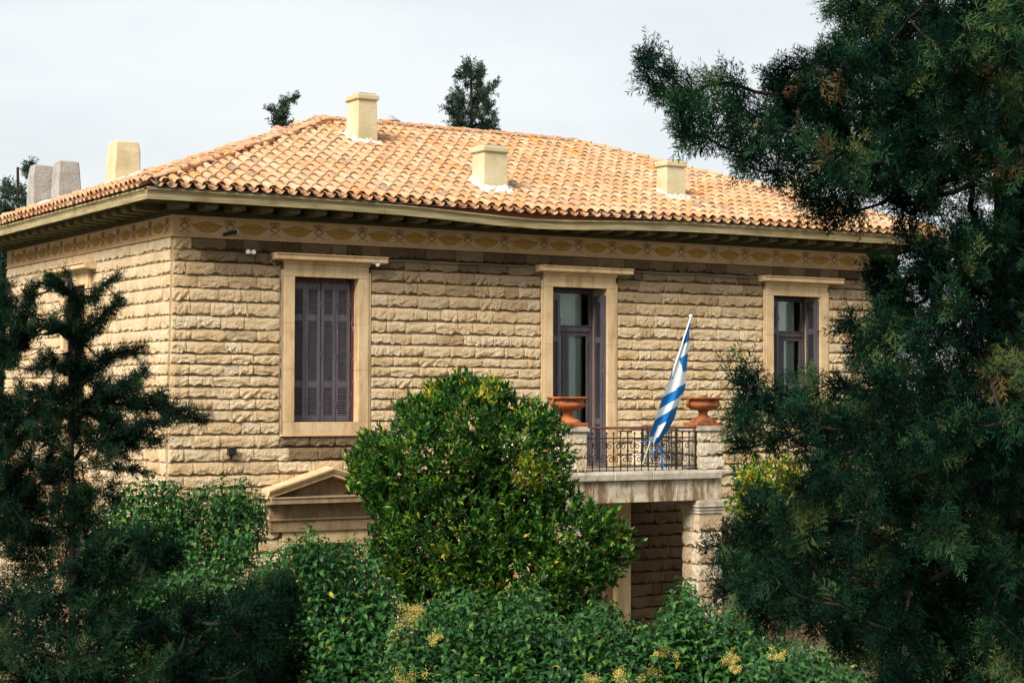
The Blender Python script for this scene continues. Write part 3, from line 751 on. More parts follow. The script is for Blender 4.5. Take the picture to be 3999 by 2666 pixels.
# ------------------------------------------------------------------ windows
def louvre_leaf(w, h, mats, th=.04):
    """shutter leaf, x 0..w, z 0..h, face to -y"""
    mb = MB(); st = .062 if w > .28 else .05; t = th/2
    mb.box((0, -t, 0), (st, t, h)); mb.box((w-st, -t, 0), (w, t, h))
    rails = [(0, .115), (h*.245, h*.245+.12), (h*.725, h*.725+.12), (h-.12, h)]
    for a, b in rails: mb.box((st+.0005, -t+.004, a), (w-st-.0005, t-.004, b))
    for (a, b), (c, d) in zip(rails[:-1], rails[1:]):
        n = int((c-b)/.042); s = (c-b)/n
        for k in range(n):
            z = b+s*(k+.5); mb.box((st-.004, -.021, z-.0055), (w-st+.004, .021, z+.0055), rot=Matrix.Rotation(R(38), 3, 'X'))
    for z in (h*.12, h*.48, h*.85): mb.box((w-.012, -t-.016, z-.05), (w+.012, -t+.002, z+.05))
    return mb.mesh('shutter', mats)
def surround(mb, x, zb, zt, hw, wd, sill=True, pr=.075):
    """stone architrave with outer fillet; opening half width hw"""
    o = wd; bot = zb-(.255 if sill else 0)
    mb.box((x-hw-o, -pr+.02, bot), (x-hw-o+.055, .03, zt+.12)); mb.box((x+hw+o-.055, -pr+.02, bot), (x+hw+o, .03, zt+.12))
    for a, b in joints(zb, zt-.002):
        mb.box((x-hw-o+.0555, -pr, a), (x-hw, .50, b)); mb.box((x+hw, -pr, a), (x+hw+o-.0555, .50, b))
    xs = [x-hw-o+.0555, x-.3, x+.32, x+hw+o-.0555]
    for i in range(3): mb.box((xs[i]+.0015, -pr, zt), (xs[i+1]-.0015, .50, zt+.235))
    mb.box((x-hw-o+.03, -pr-.02, zt+.237), (x+hw+o-.03, .03, zt+.30))
    if sill:
        xs = [x-hw-o+.0555, x-.28, x+.25, x+hw+o-.0555]
        for i in range(3): mb.box((xs[i]+.0015, -pr, bot+.03), (xs[i+1]-.0015, .50, zb))
        mb.box((x-hw-o-.006, -pr-.025, bot-.012), (x+hw+o+.006, .02, bot+.029))
def joints(a, b):
    n = 3; out = []; r = [0, .36, .68, 1]
    for i in range(n): out.append((a+(b-a)*r[i]+.001, a+(b-a)*r[i+1]-.001))
    return out
def cornice(mb, x, z, w, p=.30):
    k = int(w/.75)+1
    for i in range(k):
        a, b = x-w/2+w*i/k+.001, x-w/2+w*(i+1)/k-.001
        mb.prism([(q, z+h) for q, h in ((.03, 0), (-.08, 0), (-p+.03, .02), (-p+.03, .10), (-p+.012, .105), (-p, .118), (-p, .132), (.03, .145))], a, b)
def window_root(name, x, y, rz):
    root = hempty(name); root.location = (x, y, 0); root.rotation_euler = (0, 0, rz); return root
def curtain(mb, x0, x1, z0, z1, y, folds=5, ph=0):
    n = 36; vs = []
    for i in range(n+1):
        t = i/n; X = x0+(x1-x0)*t; d = .03*math.sin(t*folds*2*math.pi+ph)+.012*math.sin(t*13+ph)
        vs += [(X, y+d, z0), (X+.02*math.sin(t*9), y+d*.7, z1)]
    mb.add(vs, [(2*i, 2*i+2, 2*i+3, 2*i+1) for i in range(n)])
LEAF = louvre_leaf(.305, 2.64, M_shut); LEAFR = louvre_leaf(.305, 2.64, M_redframe)
LEAFL = louvre_leaf(.30, 3.55, M_shut)
def closed_window(x, y, rz, leaf):
    root = window_root('window', x, y, rz)
    mb = MB(); surround(mb, 0, ZB, ZT, .673, .275); mb.build('window_surround', M_ash, root, bevel=.006)
    mb = MB(); cornice(mb, .03, 7.94, 2.36); mb.build('window_cornice', M_ash, root, bevel=.004)
    for i, X in enumerate((-.655, -.345, -.02, .29)):
        s = link('shutter', leaf, root, (X, .15+(.03 if i in (1, 3) else 0), ZB+.012), (0, 0, R((3, -4, 3, -4)[i])))
    mb = MB(); mb.box((.615, .13, ZB+.002), (.671, .23, ZT-.002)); mb.box((-.671, .19, ZT-.09), (.613, .23, ZT-.002)); mb.build('shutter_frame', M_redframe, root)
    return root
w1 = closed_window(3.07, 0, 0, LEAF)
wl_ = closed_window(-.035, 5.3, -math.pi/2, LEAFR)
def open_window(x, z0, door=False, cshift=0):
    root = window_root('balcony_door' if door else 'window', x, 0, 0)
    mb = MB(); surround(mb, 0, z0, ZT, .673, .275, not door); mb.build('window_surround', M_ash, root, bevel=.006)
    mb = MB(); cornice(mb, .06, 7.94, 2.30); mb.build('window_cornice', M_ash, root, bevel=.004)
    h = ZT-z0; leaf = LEAFL if door else LEAF; hl = 3.55 if door else 2.64
    # folded shutter leaves at both jambs
    link('shutter', leaf, root, (-.655, .10, z0+.012), (0, 0, R(14))); link('shutter', leaf, root, (-.655, .155, z0+.012), (0, 0, R(16)))
    link('shutter', leaf, root, (.650, -.03, z0+.012), (0, 0, R(93))); link('shutter', leaf, root, (.605, .0, z0+.012), (0, 0, R(92)))
    fy = .50
    mb = MB(); mb.box((-.672, fy-.04, z0), (-.60, fy+.05, ZT)); mb.box((.60, fy-.04, z0), (.672, fy+.05, ZT)); mb.box((-.5995, fy-.04, ZT-.09), (.5995, fy+.05, ZT))
    mb.box((-.5995, fy-.055, 6.76), (.5995, fy+.05, 6.865)); mb.box((-.5995, fy-.075, 6.866), (.5995, fy+.03, 6.89)); mb.build('window_frame', M_shut, root, bevel=.004)
    kick = 4.85 if door else z0+.13
    for s in (-1, 1):
        a, b = (-.598, -.004) if s < 0 else (.004, .598)
        mb = MB(); mb.box((a, fy-.02, z0+.01), (a+.075, fy+.03, 6.755)); mb.box((b-.075, fy-.02, z0+.01), (b, fy+.03, 6.755)); mb.box((a+.0755, fy-.02, kick-.12), (b-.0755, fy+.03, kick)); mb.box((a+.0755, fy-.02, 6.67), (b-.0755, fy+.03, 6.755)); mb.box((a+.0755, fy-.02, z0+.01), (b-.0755, fy+.03, z0+.13))
        if door: mb.box((a+.0755, fy, z0+.13), (b-.0755, fy+.015, kick-.12))
        mb.build('casement', M_shut, root, bevel=.004)
        mb = MB(); mb.box((a+.076, fy+.004, kick), (b-.076, fy+.009, 6.67)); mb.build('pane', M_glass, root)
    mb = MB(); mb.box((-.598, fy+.004, 6.892), (.598, fy+.009, ZT-.092)); mb.build('pane', M_glass, root)
    mb = MB(); curtain(mb, -.10+cshift, .47+cshift*.5, z0+.05, ZT-.05, fy+.12, 4, x); mb.build('curtain', M_curtain, root, smooth=True)
    return root
open_window(8.87, 3.945, True); open_window(14.69, ZB, False, .06)
def pediment_window(x, y, rz):
    root = window_root('ground_floor_window', x, y, rz)
    mb = MB(); hw = 1.28; p = .42
    # entablature
    mb.box((-hw+.10, -.13, 2.85), (hw-.10, .03, 3.06)); mb.box((-hw+.07, -.17, 3.061), (hw-.07, .03, 3.10)); mb.box((-hw+.10, -.12, 3.101), (hw-.10, .03, 3.36))
    mb.prism([(.03, 3.362), (-.16, 3.362), (-p+.02, 3.385), (-p+.02, 3.47), (-p, 3.485), (-p, 3.51), (.03, 3.53)], -hw, hw)
    mb.build('entablature', M_stain_shade, root, bevel=.006)
    for s in (-1, 1):
        mb = MB(); rise = .40
        prof = [(.03, 0), (-p+.04, 0), (-p+.04, .05), (-p+.01, .07), (-p-.03, .13), (-p-.03, .16), (.03, .18)]
        n = len(prof); vs = []
        for X, Z in ((s*(hw+.05), 3.49), (0, 3.49+rise)):
            vs += [(X, a, Z+b) for a, b in prof]
        mb.add(vs, [(i, (i+1) % n, n+(i+1) % n, n+i) for i in range(n)]+[tuple(range(n)), tuple(n+i for i in range(n))])
        mb.build('raking_cornice', M_ash, root)
    mb = MB(); mb.prism([(-hw+.1, 3.49), (hw-.1, 3.49), (0, 3.85)], -.10, .03, axis='y'); mb.build('tympanum', M_stain_shade, root)  # shadow of the pediment hollow painted by the darker stone colour
    mb = MB(); surround(mb, 0, .9, 2.60, .673, .275); mb.build('window_surround', M_ash, root, bevel=.006)
    mb = MB(); mb.box((-.67, .2, .9), (.67, .24, 2.85)); mb.build('window_leaf', M_shut, root)
    return root
pediment_window(3.07, 0, 0); pediment_window(-.075, 5.3, -math.pi/2)
# entrance under the balcony
root = window_root('entrance_door', 8.87, 0, 0)
mb = MB(); mb.box((-1.27, -.09, 0), (-.9, .25, 3.0)); mb.box((.9, -.09, 0), (1.27, .25, 3.0)); mb.box((-1.27, -.09, 3.002), (1.27, .25, 3.35)); mb.build('door_surround', M_ash, root, bevel=.006)
mb = MB(); mb.box((-.898, .12, .05), (-.003, .17, 2.998)); mb.box((.003, .12, .05), (.898, .17, 2.998)); mb.build('door_leaf', M_shut, root, bevel=.005)

# ------------------------------------------------------------------ balcony
BX0, BX1, BY = 6.93, 10.79, -2.40
root = hempty('balcony')
xs = [6.90, 7.256, 8.08, 8.98, 9.80, 10.70]
for i in range(5):
    mb = MB(); o = random.uniform(-.012, .012)
    mb.prism([(BY+.02, 3.755), (BY-.06+o, 3.77), (BY-.07+o, 3.90), (BY-.055+o, 3.915), (BY-.055+o, 3.943), (.028, 3.945), (.028, 3.755)], xs[i]+.003, xs[i+1]-.003); mb.build('slab_stone', M_slab, root, bevel=.012)
mb = MB(); mb.box((10.703, BY-.03, 3.86), (10.98, .028, 3.935)); mb.build('slab_edge', M_slab, root, bevel=.012)
mb = MB(); mb.box((6.96, BY+.03, 3.335), (10.77, -.001, 3.753)); 
xs = [6.96, 8.45, 9.62, 10.77]
lint = MB()
for i in range(3):
    mb = MB(); mb.box((xs[i]+.0015, BY+.03, 3.335), (xs[i+1]-.0015, BY+.50, 3.752)); mb.build('lintel_stone', M_balc, root, bevel=.01)
mb = MB(); mb.box((6.96, BY+.502, 3.34), (7.4, -.001, 3.752)); mb.box((10.33, BY+.502, 3.34), (10.77, -.001, 3.752)); mb.box((7.402, BY+.502, 3.60), (10.328, -.001, 3.752)); mb.build('ceiling_slab', M_slab, root)
def pier(name, x0, x1, y0, y1, z0, z1, cap=True, hs=(.26, .30)):
    root = hempty(name); z = z0; r = random.Random(int(x0*31+z0*7))
    mb = MB(); mb.box((x0+.03, y0+.03, z0), (x1-.03, y1-.03, z1)); mb.build('pier_core', M_core, root)
    top = z1-(.10 if cap else 0)
    while z < top-.08:
        h = min(r.uniform(*hs), top-z)
        if top-z-h < .1: h = top-z
        for face in 'fl':
            a, b = (x0, x1) if face == 'f' else (y0, y1)
            cuts = [a, a+(b-a)*r.uniform(.35, .65), b] if r.random() < .6 else [a, b]
            for u0, u1 in zip(cuts[:-1], cuts[1:]):
                k = r.randrange(NV)
                if face == 'f': link('stone', stone_me(k, 0., M_pier, 'pier_stone'), root, (u0+.002, y0+.03, z), None, (u1-u0-.004, .8, h-.006))
                else: link('stone', stone_me(k, 0., M_pier, 'pier_stone'), root, (x0+.03, u1-.002, z), (0, 0, -math.pi/2), (u1-u0-.004, .8, h-.006))
        z += h
    if cap:
        mb = MB(); mb.box((x0-.05, y0-.05, z1-.10), (x1+.05, y1+.05, z1-.035)); mb.box((x0-.025, y0-.025, z1-.0345), (x1+.025, y1+.025, z1)); mb.build('pier_cap', M_slab, root, bevel=.012)
    return root
pier('balcony_pier', 6.93, 7.47, BY, -1.86, 3.946, 4.815); pier('balcony_pier', 10.19, 10.79, BY, -1.82, 3.946, 4.815)
pier('balcony_pier', 10.19, 10.79, -.62, -.06, 3.946, 4.815); pier('balcony_pier', 6.93, 7.47, -.62, -.06, 3.946, 4.815)
for x0, x1 in ((6.97, 7.55), (10.19, 10.76)):
    rt = pier('porch_pillar', x0, x1, BY+.03, -1.82, 0, 3.08, False, (.24, .34))
    mb = MB(); mb.box((x0-.03, BY, 3.07), (x1+.03, -1.79, 3.13)); mb.box((x0-.05, BY-.02, 3.1305), (x1+.05, -1.77, 3.20)); mb.box((x0-.08, BY-.05, 3.2005), (x1+.08, -1.74, 3.25)); mb.box((x0-.06, BY-.03, 3.2505), (x1+.06, -1.76, 3.334)); mb.build('capital', M_slab, rt, bevel=.008)
# wrought-iron railings
def scroll_mesh():
    """two volutes springing from one stem, in one continuous bar; origin at the height of the volute centres"""
    mb = MB(); half = [(.010, -.15), (.010, -.10), (.009, -.05), (.009, -.01)]
    for k in range(30):
        q = k/29; ang = math.pi*(1-3.3*q); rr = .078*(1-q)**1.15+.014; half.append((.087+.036*q+rr*math.cos(ang)*(.95 if q < .1 else 1), .0+rr*math.sin(ang)))
    path = [(-x, 0, z) for x, z in reversed(half)]+[(x, 0, z) for x, z in half]
    mb.tube(path, .0088, 5); return mb.mesh('scroll', M_iron, smooth=True)
SCR = scroll_mesh()
mb = MB(); mb.tube([(0, 0, 0), (0, 0, .70)], .0105, 6); mb.lathe([(.004, .685), (.020, .70), (.025, .714), (.016, .732), (.003, .738)], 8); mb.lathe([(.008, .345), (.017, .352), (.017, .366), (.008, .372)], 8); mb.lathe([(.008, -.03), (.014, -.02), (.014, .0), (.008, .01)], 8)
BAR = mb.mesh('baluster', M_iron)
mb = MB(); mb.box((-.018, -.018, -.06), (.018, .018, .815)); mb.lathe([(.016, .62), (.034, .63), (.034, .655), (.016, .665)], 8); mb.lathe([(.016, .05), (.034, .06), (.034, .08), (.016, .09)], 8)
POST = mb.mesh('post', M_iron)
def railing(x0, y0, length, rz, posts):
    root = hempty('balcony_railing'); root.location = (x0, y0, 3.985); root.rotation_euler = (0, 0, rz)
    for z, t in ((.045, .012), (.605, .012)):
        mb = MB(); mb.box((0, -.011, z-t), (length, .011, z+t)); mb.build('rail', M_iron, root)
    mb = MB(); mb.prism([(-.03, .78), (-.036, .80), (-.03, .82), (-.012, .83), (.012, .83), (.03, .82), (.036, .80), (.03, .78)], 0, length); mb.build('handrail', M_rust, root)
    n = int(round(length/.171)); s = length/n
    for k in range(n+1):
        if any(abs(k*s-p) < .06 for p in posts): link('post', POST, root, (k*s, 0, 0))
        else: link('baluster', BAR, root, (k*s, 0, -.012))
        if 0 < k < n: link('scroll', SCR, root, (k*s, -.004, .462 if k % 2 == 0 else .20), None, (s/.171, 1, 1))
    return root
railing(7.50, BY+.10, 2.66, 0, (0, 1.25, 2.66))
railing(10.05, -1.80, 1.17, math.pi/2, (0, 1.17)); railing(7.40, -1.80, 1.17, math.pi/2, (0, 1.17))

# ------------------------------------------------------------------ urns
def urn(x, y, z, rz, label):
    root = empty('terracotta_urn', (x, y, z), rz); tag(root, label, 'urn', 'terracotta urns on the balcony piers')
    mb = MB(); mb.box((-.29, -.29, 0), (.29, .29, .075)); mb.build('plinth', M_terra, root, bevel=.012)
    mb = MB(); mb.lathe([(.27, .07), (.265, .10), (.22, .135), (.14, .175), (.10, .215), (.085, .26), (.105, .285), (.105, .30), (.09, .31)], 24); mb.build('foot', M_terra, root, smooth=True)
    mb = MB(); mb.lathe([(.09, .30), (.17, .315), (.27, .345), (.335, .39), (.352, .43), (.335, .465), (.315, .49), (.325, .51), (.385, .535), (.41, .55), (.41, .572), (.395, .578), (.33, .565), (.31, .52), (.05, .50)], 28); b = mb.build('bowl', M_terra, root, smooth=True)
    for s in (-1, 1):
        mb = MB(); mb.tube([(s*.335, 0, .395), (s*.40, 0, .42), (s*.425, 0, .47), (s*.39, 0, .52), (s*.345, 0, .53)], .02, 8); mb.build('handle', M_terra, root, smooth=True)
    mb = MB(); mb.lathe([(.02, .505), (.318, .522), (.01, .545)], 18); mb.build('soil', M_soil, root)
    return root
urn(7.20, -2.13, 4.815, R(12), 'terracotta urn on the left balcony pier, in front of the balcony door')
urn(10.49, -2.11, 4.815, R(4), 'terracotta urn on the right balcony pier, half hidden by cypress foliage')

# ------------------------------------------------------------------ flag
z6 = lambda x, y: ((2000+x/1.568)/K, (1000+y/1.568)/K)
A = aty(*z6(800, 1275), -2.52); B = aty(*z6(1094, 372), -3.05)
root = empty('flag', A); tag(root, 'blue and white striped flag furled on a slanting white pole at the balcony', 'flag')
A_, B_ = Vector(A), Vector(B)
mb = MB(); mb.tube([(0, 0, 0), (B_-A_)*.5, B_-A_], [.017, .015, .013], 8); mb.build('pole', M_white, root, smooth=True)
mb = MB(); mb.lathe([(.01, -.02), (.034, 0), (.04, .025), (.02, .045), (.005, .05)], 12, c=B_-A_); mb.build('finial', M_white, root, smooth=True)
Lp = [(1086, 392), (1066, 460), (1044, 520), (1008, 600), (972, 725), (915, 880), (868, 1015), (846, 1080), (836, 1118), (848, 1138)]
Rp = [(1092, 392), (1086, 460), (1083, 520), (1077, 600), (1068, 700), (1062, 800), (1014, 925), (992, 1000), (945, 1080), (890, 1150)]
mb = MB(); n, m = 96, 22; Lc = np.array(Lp, float); Rc = np.array(Rp, float); tt = np.linspace(0, 1, len(Lp)); ms = []; vs = []
pix = np.zeros((n+1, m+1, 2)); 
for i in range(n+1):
    t = i/n; l = np.array([np.interp(t, tt, Lc[:, 0]), np.interp(t, tt, Lc[:, 1])]); r = np.array([np.interp(t, tt, Rc[:, 0]), np.interp(t, tt, Rc[:, 1])])
    for j in range(m+1):
        u = j/m; q = l+(r-l)*u; pix[i, j] = q
        wid = np.linalg.norm(r-l)/300.
        yy = -2.62-.42*(1-t) - .05*math.sin(u*2*math.pi*1.35+1.2+t*2.5)*min(1, wid*6) + .03*math.sin(u*9+t*5)*min(1, wid*4)
        P = aty(*z6(*q), yy); vs.append(tuple(P-A))
fs = [(i*(m+1)+j, i*(m+1)+j+1, (i+1)*(m+1)+j+1, (i+1)*(m+1)+j) for i in range(n) for j in range(m)]
mb.add(vs, fs)
for i in range(n):
    for j in range(m):
        X, Y = pix[i, j]; u = (j+.5)/m; lx = np.interp(Y, Lc[:9, 1], Lc[:9, 0]); q = Y+.80*(X-lx)
        blue = q < 545 or 858 < q < 935 or 995 < q < 1065
        if 640 < q < 790 and X > 1012+(Y-590)*.30 and Y < 702: blue = True
        if 700 < Y < 748 and X < 985-(748-Y)*.1 and X-lx < 24 : blue = True
        if q > 1065: blue = (u < .28 or .62 < u) if Y < 1105 else u > .45
        ms.append(0 if blue else 1)
mb.m = ms
me = mb.mesh('cloth', [M_fblue, M_fwhite], smooth=True); link('cloth', me, root)
for k, pts in enumerate(([(862, 1140), (905, 1170), (928, 1190)], [(850, 1215), (885, 1180), (915, 1172)], [(905, 1165), (918, 1230), (925, 1300)], [(795, 1135), (835, 1132)])):
    mb = MB(); mb.tube([Vector(aty(*z6(*p), -2.60))-A_ for p in pts], .014, 5); mb.build('tie', M_fblue, root)

# ------------------------------------------------------------------ small fittings on the wall
root = empty('floodlight', (1.12, -.10, 4.33)); tag(root, 'small black floodlight low on the stone wall near the corner', 'floodlight')
mb = MB(); mb.box((-.085, -.06, -.03), (.085, .02, .12)); mb.box((-.07, -.068, -.015), (.07, -.061, .105)); mb.build('housing', M_black, root, bevel=.01)
mb = MB(); mb.box((-.012, -.02, -.12), (.012, .06, -.031)); mb.box((-.05, .055, -.08), (.05, .10, .09)); mb.build('bracket', M_black, root)
root = empty('twin_lamp', (1.48, -.07, 8.07)); tag(root, 'tiny white twin security lamp under the painted frieze', 'lamp')
mb = MB(); mb.box((-.05, .0, -.02), (.05, .06, .02)); mb.build('base', M_white, root, bevel=.006)
for s in (-1, 1):
    mb = MB(); mb.lathe([(.012, -.045), (.045, -.035), (.05, .0), (.035, .035), (.01, .045)], 12, c=(s*.055, -.03, 0)); mb.build('lamp_head', M_white, root, smooth=True)
root = empty('spot_bracket', (1.05, -.07, 8.40)); tag(root, 'short dark metal tube poking out of the painted frieze', 'bracket')
mb = MB(); mb.tube([(-.10, .02, -.03), (.0, -.05, 0), (.13, -.10, .03)], [.03, .035, .03], 8); mb.build('tube', M_black, root)
mb = MB(); mb.tube([(.128, -.10, .03), (.14, -.105, .033)], .032, 8); mb.build('end_cap', M_white, root)
e = aty((600+1715/1.96)/K, (950+160/1.96)/K, -.22)
root = empty('security_camera', e); tag(root, 'small white security camera hanging from the end of the window cornice', 'camera')
mb = MB(); mb.lathe([(.01, -.05), (.04, -.04), (.045, 0), (.03, .03)], 10); mb.build('dome', M_white, root, smooth=True)
mb = MB(); mb.box((-.11, -.02, .0), (.07, .03, .035)); mb.build('arm', M_white, root, bevel=.006)
def cable(pts, label, r=.011):
    P = [Vector(p) for p in pts]; mb = MB(); mb.tube(P, r, 5)
    tag(mb.build('cable', M_cable), label, 'cable', 'cables fixed to the wall')
cable([(1.90, -.09, 7.95+.13), (1.88, -.10, 8.0), (1.90, -.10, 7.9), (2.0, -.10, 7.82), (2.07, -.10, 7.75), (2.085, -.085, 7.4), (2.09, -.085, 6.4), (2.08, -.085, 5.4), (2.085, -.085, 4.7)], 'thin grey cable running down beside the shuttered window')
cable([(4.28, -.09, 8.02)]+[(4.5+.55*k, -.09, 8.035+.012*math.sin(k*2.1)) for k in range(6)]+[(7.6, -.09, 8.06)], 'thin cable strung along the wall between the two left upper windows')
cable([(10.05, -.09, 8.05)]+[(10.4+.55*k, -.09, 8.03-.012*math.sin(k*1.7)) for k in range(6)]+[(13.5, -.09, 8.03)], 'thin cable strung along the wall between the two right upper windows')

# ------------------------------------------------------------------ vegetation
def spray_shape(seed, nside=6, width=.030):
    """flat cypress spray, length 1 along +Y, made of thin kites"""
    r = np.random.default_rng(seed); V, F = [], []
    def kite(a, d, ln, w):
        d = d/np.linalg.norm(d); s = np.cross(d, [0, 0, 1]); s = s/np.linalg.norm(s)
        s = s*math.cos(.9)+np.array([0, 0, 1])*math.sin(r.uniform(-.9, .9))*.6
        b = len(V); V.extend([a, a+d*ln*.45+s*w, a+d*ln, a+d*ln*.45-s*w]); F.extend([(b, b+1, b+2), (b, b+2, b+3)])
    axis = []
    p = np.zeros(3); d = np.array([0, 1., 0])
    for k in range(nside+1):
        axis.append(p.copy()); p = p+d*(1./(nside+1)); d = d+r.normal(size=3)*np.array([.10, .05, .12])
    for k in range(nside): kite(axis[k], axis[k+1]-axis[k], np.linalg.norm(axis[k+1]-axis[k])*1.25, width*.9)
    for k in range(nside):
        for s in (-1, 1):
            ln = (.46-.34*k/nside)*r.uniform(.75, 1.2); ang = R(r.uniform(30, 52))*s
            dd = np.array([math.sin(ang), math.cos(ang), r.normal()*.28]); a = axis[k]+(axis[min(k+1, nside)]-axis[k])*r.uniform(0, .8)
            kite(a, dd, ln, width*1.05)
            if k < 4:
                for q, s2 in ((.38, 1), (.68, -1)):
                    an2 = ang+R(34)*s2; kite(a+dd*ln*q, np.array([math.sin(an2), math.cos(an2), r.normal()*.35]), ln*.42, width*.85)
    return np.array(V), np.array(F)
SPR = [spray_shape(k, 6, .027) for k in range(6)]
SPRC = [spray_shape(50+k, 4, .055) for k in range(4)]
def in_poly(x, y, poly):
    n = len(poly); c = np.zeros(np.shape(x), bool); j = n-1
    for i in range(n):
        xi, yi = poly[i]; xj, yj = poly[j]
        c ^= ((yi > y) != (yj > y)) & (x < (xj-xi)*(y-yi)/(yj-yi+1e-12)+xi); j = i
    return c
def edge_dist(x, y, poly):
    best = 1e9
    for i in range(len(poly)):
        a, b = np.array(poly[i-1], float), np.array(poly[i], float); ab = b-a
        t = np.clip(((np.array([x, y])-a)@ab)/(ab@ab+1e-9), 0, 1); best = min(best, np.linalg.norm(a+ab*t-np.array([x, y])))
    return best
def poisson(poly, spacing, tries=6000, seed=0):
    r = np.random.default_rng(seed); P = np.array(poly); lo, hi = P.min(0), P.max(0); pts = []
    C = r.uniform(lo, hi, (tries, 2)); C = C[in_poly(C[:, 0], C[:, 1], poly)]
    for p in C:
        if all((p[0]-q[0])**2+(p[1]-q[1])**2 > spacing**2 for q in pts): pts.append(p)
    return np.array(pts)
def limb_tree(nodes, trunk_pts, up_bias=.15):
    """connect every clump centre to the trunk or to a clump nearer to it; returns parents' points"""
    T = np.array(trunk_pts); dist = np.array([np.min(np.linalg.norm(T-n, axis=1)) for n in nodes]); order = np.argsort(dist); done = []; par = {}
    for i in order:
        cands = [(dist[i]*1.15, T[np.argmin(np.linalg.norm(T-nodes[i], axis=1))], None)]
        for j in done:
            dd = np.linalg.norm(nodes[j]-nodes[i])
            if dist[j] < dist[i]-.05: cands.append((dd*1.0+.22*dist[j], nodes[j], j))
        c = min(cands, key=lambda q: q[0]); par[i] = c; done.append(i)
    return par, order
def cypress(name, label, base, trunk_top, clumps, radii, sprays_per, spray_len, m, droop=.25, cones=0, trunk_r=.2, cat='tree', group=None, variants=None, tip=None, dense=1.0, up=.35):
    """clumps: world points; radii: clump radius (m)"""
    variants = variants or SPR
    root = empty(name, base); tag(root, label, cat, group)
    B, Tp = np.array(base, float), np.array(trunk_top, float); ts = np.linspace(0, 1, 14)
    wob = np.stack([.12*np.sin(ts*5), .1*np.cos(ts*4), 0*ts], 1)*ts[:, None]*min(1, trunk_r*4)
    trunk = B+(Tp-B)*ts[:, None]+wob
    mb = MB(); mb.tube([Vector(p-B) for p in trunk], [trunk_r*(1-.85*t)+.012 for t in ts], 8); mb.build('trunk', M_bark, root, smooth=True)
    par, order = limb_tree(clumps, trunk)
    mb = MB(); dirs = np.zeros((len(clumps), 3)); kids = {i: 0 for i in range(len(clumps))}
    for i in reversed(order):
        j = par[i][2]
        if j is not None: kids[j] += kids[i]+1
    for i in order:
        a, b = par[i][1], clumps[i]; dirs[i] = b-a; mid = (a+b)/2-np.array([0, 0, .06*np.linalg.norm(b-a)])
        r1 = min(.004+.003*math.sqrt(kids[i]+1), trunk_r*.5) if trunk_r > .05 else min(.0025+.0008*math.sqrt(kids[i]+1), .011)
        mb.tube([Vector(a-B), Vector(mid-B), Vector(b-B)], [r1*1.25, r1*1.1, r1], 5, cap=False)
    mb.build('limbs', M_bark, root, smooth=True)
    dirs = unit(dirs)
    Ps, Ds, Sz, Rn = [], [], [], []
    for i, c in enumerate(clumps):
        r = radii[i]; n = int(sprays_per[i] if hasattr(sprays_per, '__len__') else sprays_per)
        o = rng.normal(size=(n, 3)); o = unit(o)*(rng.uniform(0, 1, (n, 1))**.45)
        d0 = unit(dirs[i]+np.array([0, 0, up]))
        o = o+d0*(o@d0)[:, None]*.45
        p = c+o*r
        d = unit(d0*.75+unit(o)*.75+rng.normal(size=(n, 3))*.35+np.array([0, 0, -droop])*(o[:, 2:3] < 0)+np.array([0, 0, .3])*(o[:, 2:3] > .2))
        Ps.append(p-d*spray_len*.35); Ds.append(d); Sz.append(spray_len*rng.uniform(.65, 1.25, n)); tone = rng.normal()*.21-.03
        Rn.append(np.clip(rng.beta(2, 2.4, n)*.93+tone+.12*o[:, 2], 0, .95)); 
        if rng.random() < .035 and dense > .5: Rn[-1][: n//4] = rng.uniform(.965, 1, n//4)
    Ps, Ds, Sz, Rn = map(np.concatenate, (Ps, Ds, Sz, Rn))
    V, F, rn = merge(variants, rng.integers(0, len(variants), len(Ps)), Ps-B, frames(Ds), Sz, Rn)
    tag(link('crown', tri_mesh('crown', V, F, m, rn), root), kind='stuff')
    if cones:
        cm = MB(); cm.lathe([(.004, -.019), (.014, -.014), (.02, 0), (.015, .013), (.004, .018)], 8); me = cm.mesh('cone', M_cone)
        for k in range(cones):
            i = random.randrange(len(clumps)); q = unit(rng.normal(size=3))*radii[i]*.85; q -= CF*abs(q@CF)
            link('cone', me, root, clumps[i]+q-B, None, (1.05,)*3)
    return root
def clumps_in(poly, spacing, depth, thick, seed, rpx=1.0, edge=60):
    pts = poisson(poly, spacing, seed=seed); r = np.random.default_rng(seed+5); out, rad = [], []
    for x, y in pts:
        e = min(1, edge_dist(x, y, poly)/edge)
        d = depth+r.uniform(-1, 1)*thick*(.25+.75*e); out.append(at(x, y, d)); rad.append(spacing*rpx*d/4259.*r.uniform(.8, 1.25)*(.75+.35*e))
    return out, rad

# --- the big cypress on the right
D1 = 13.0
P_up = [(1475, 100), (1500, 95), (1535, 150), (1560, 205), (1640, 190), (1680, 185), (1712, 240), (1790, 232), (1772, 180), (1790, 140), (1860, 150), (1915, 105), (1950, 60), (1915, 10), (1920, -40), (2420, -40), (2420, 480), (2240, 430), (2120, 470), (2060, 470), (2000, 445), (1965, 515), (1905, 500), (1860, 460), (1800, 425), (1765, 415), (1715, 395), (1650, 325), (1580, 345), (1560, 240), (1510, 215), (1480, 165)]
P_lo = [(1685, 805), (1730, 870), (1745, 915), (1800, 905), (1850, 850), (1895, 885), (1960, 860), (1955, 780), (1930, 715), (1985, 745), (2060, 720), (2100, 640), (2150, 560), (2260, 520), (2420, 480), (2420, 1600), (2050, 1600), (1960, 1500), (1860, 1440), (1740, 1410), (1636, 1335), (1620, 1255), (1690, 1215), (1725, 1150), (1815, 1100), (1865, 1040), (1790, 1015), (1715, 1040), (1660, 985), (1670, 955), (1715, 915), (1685, 860)]
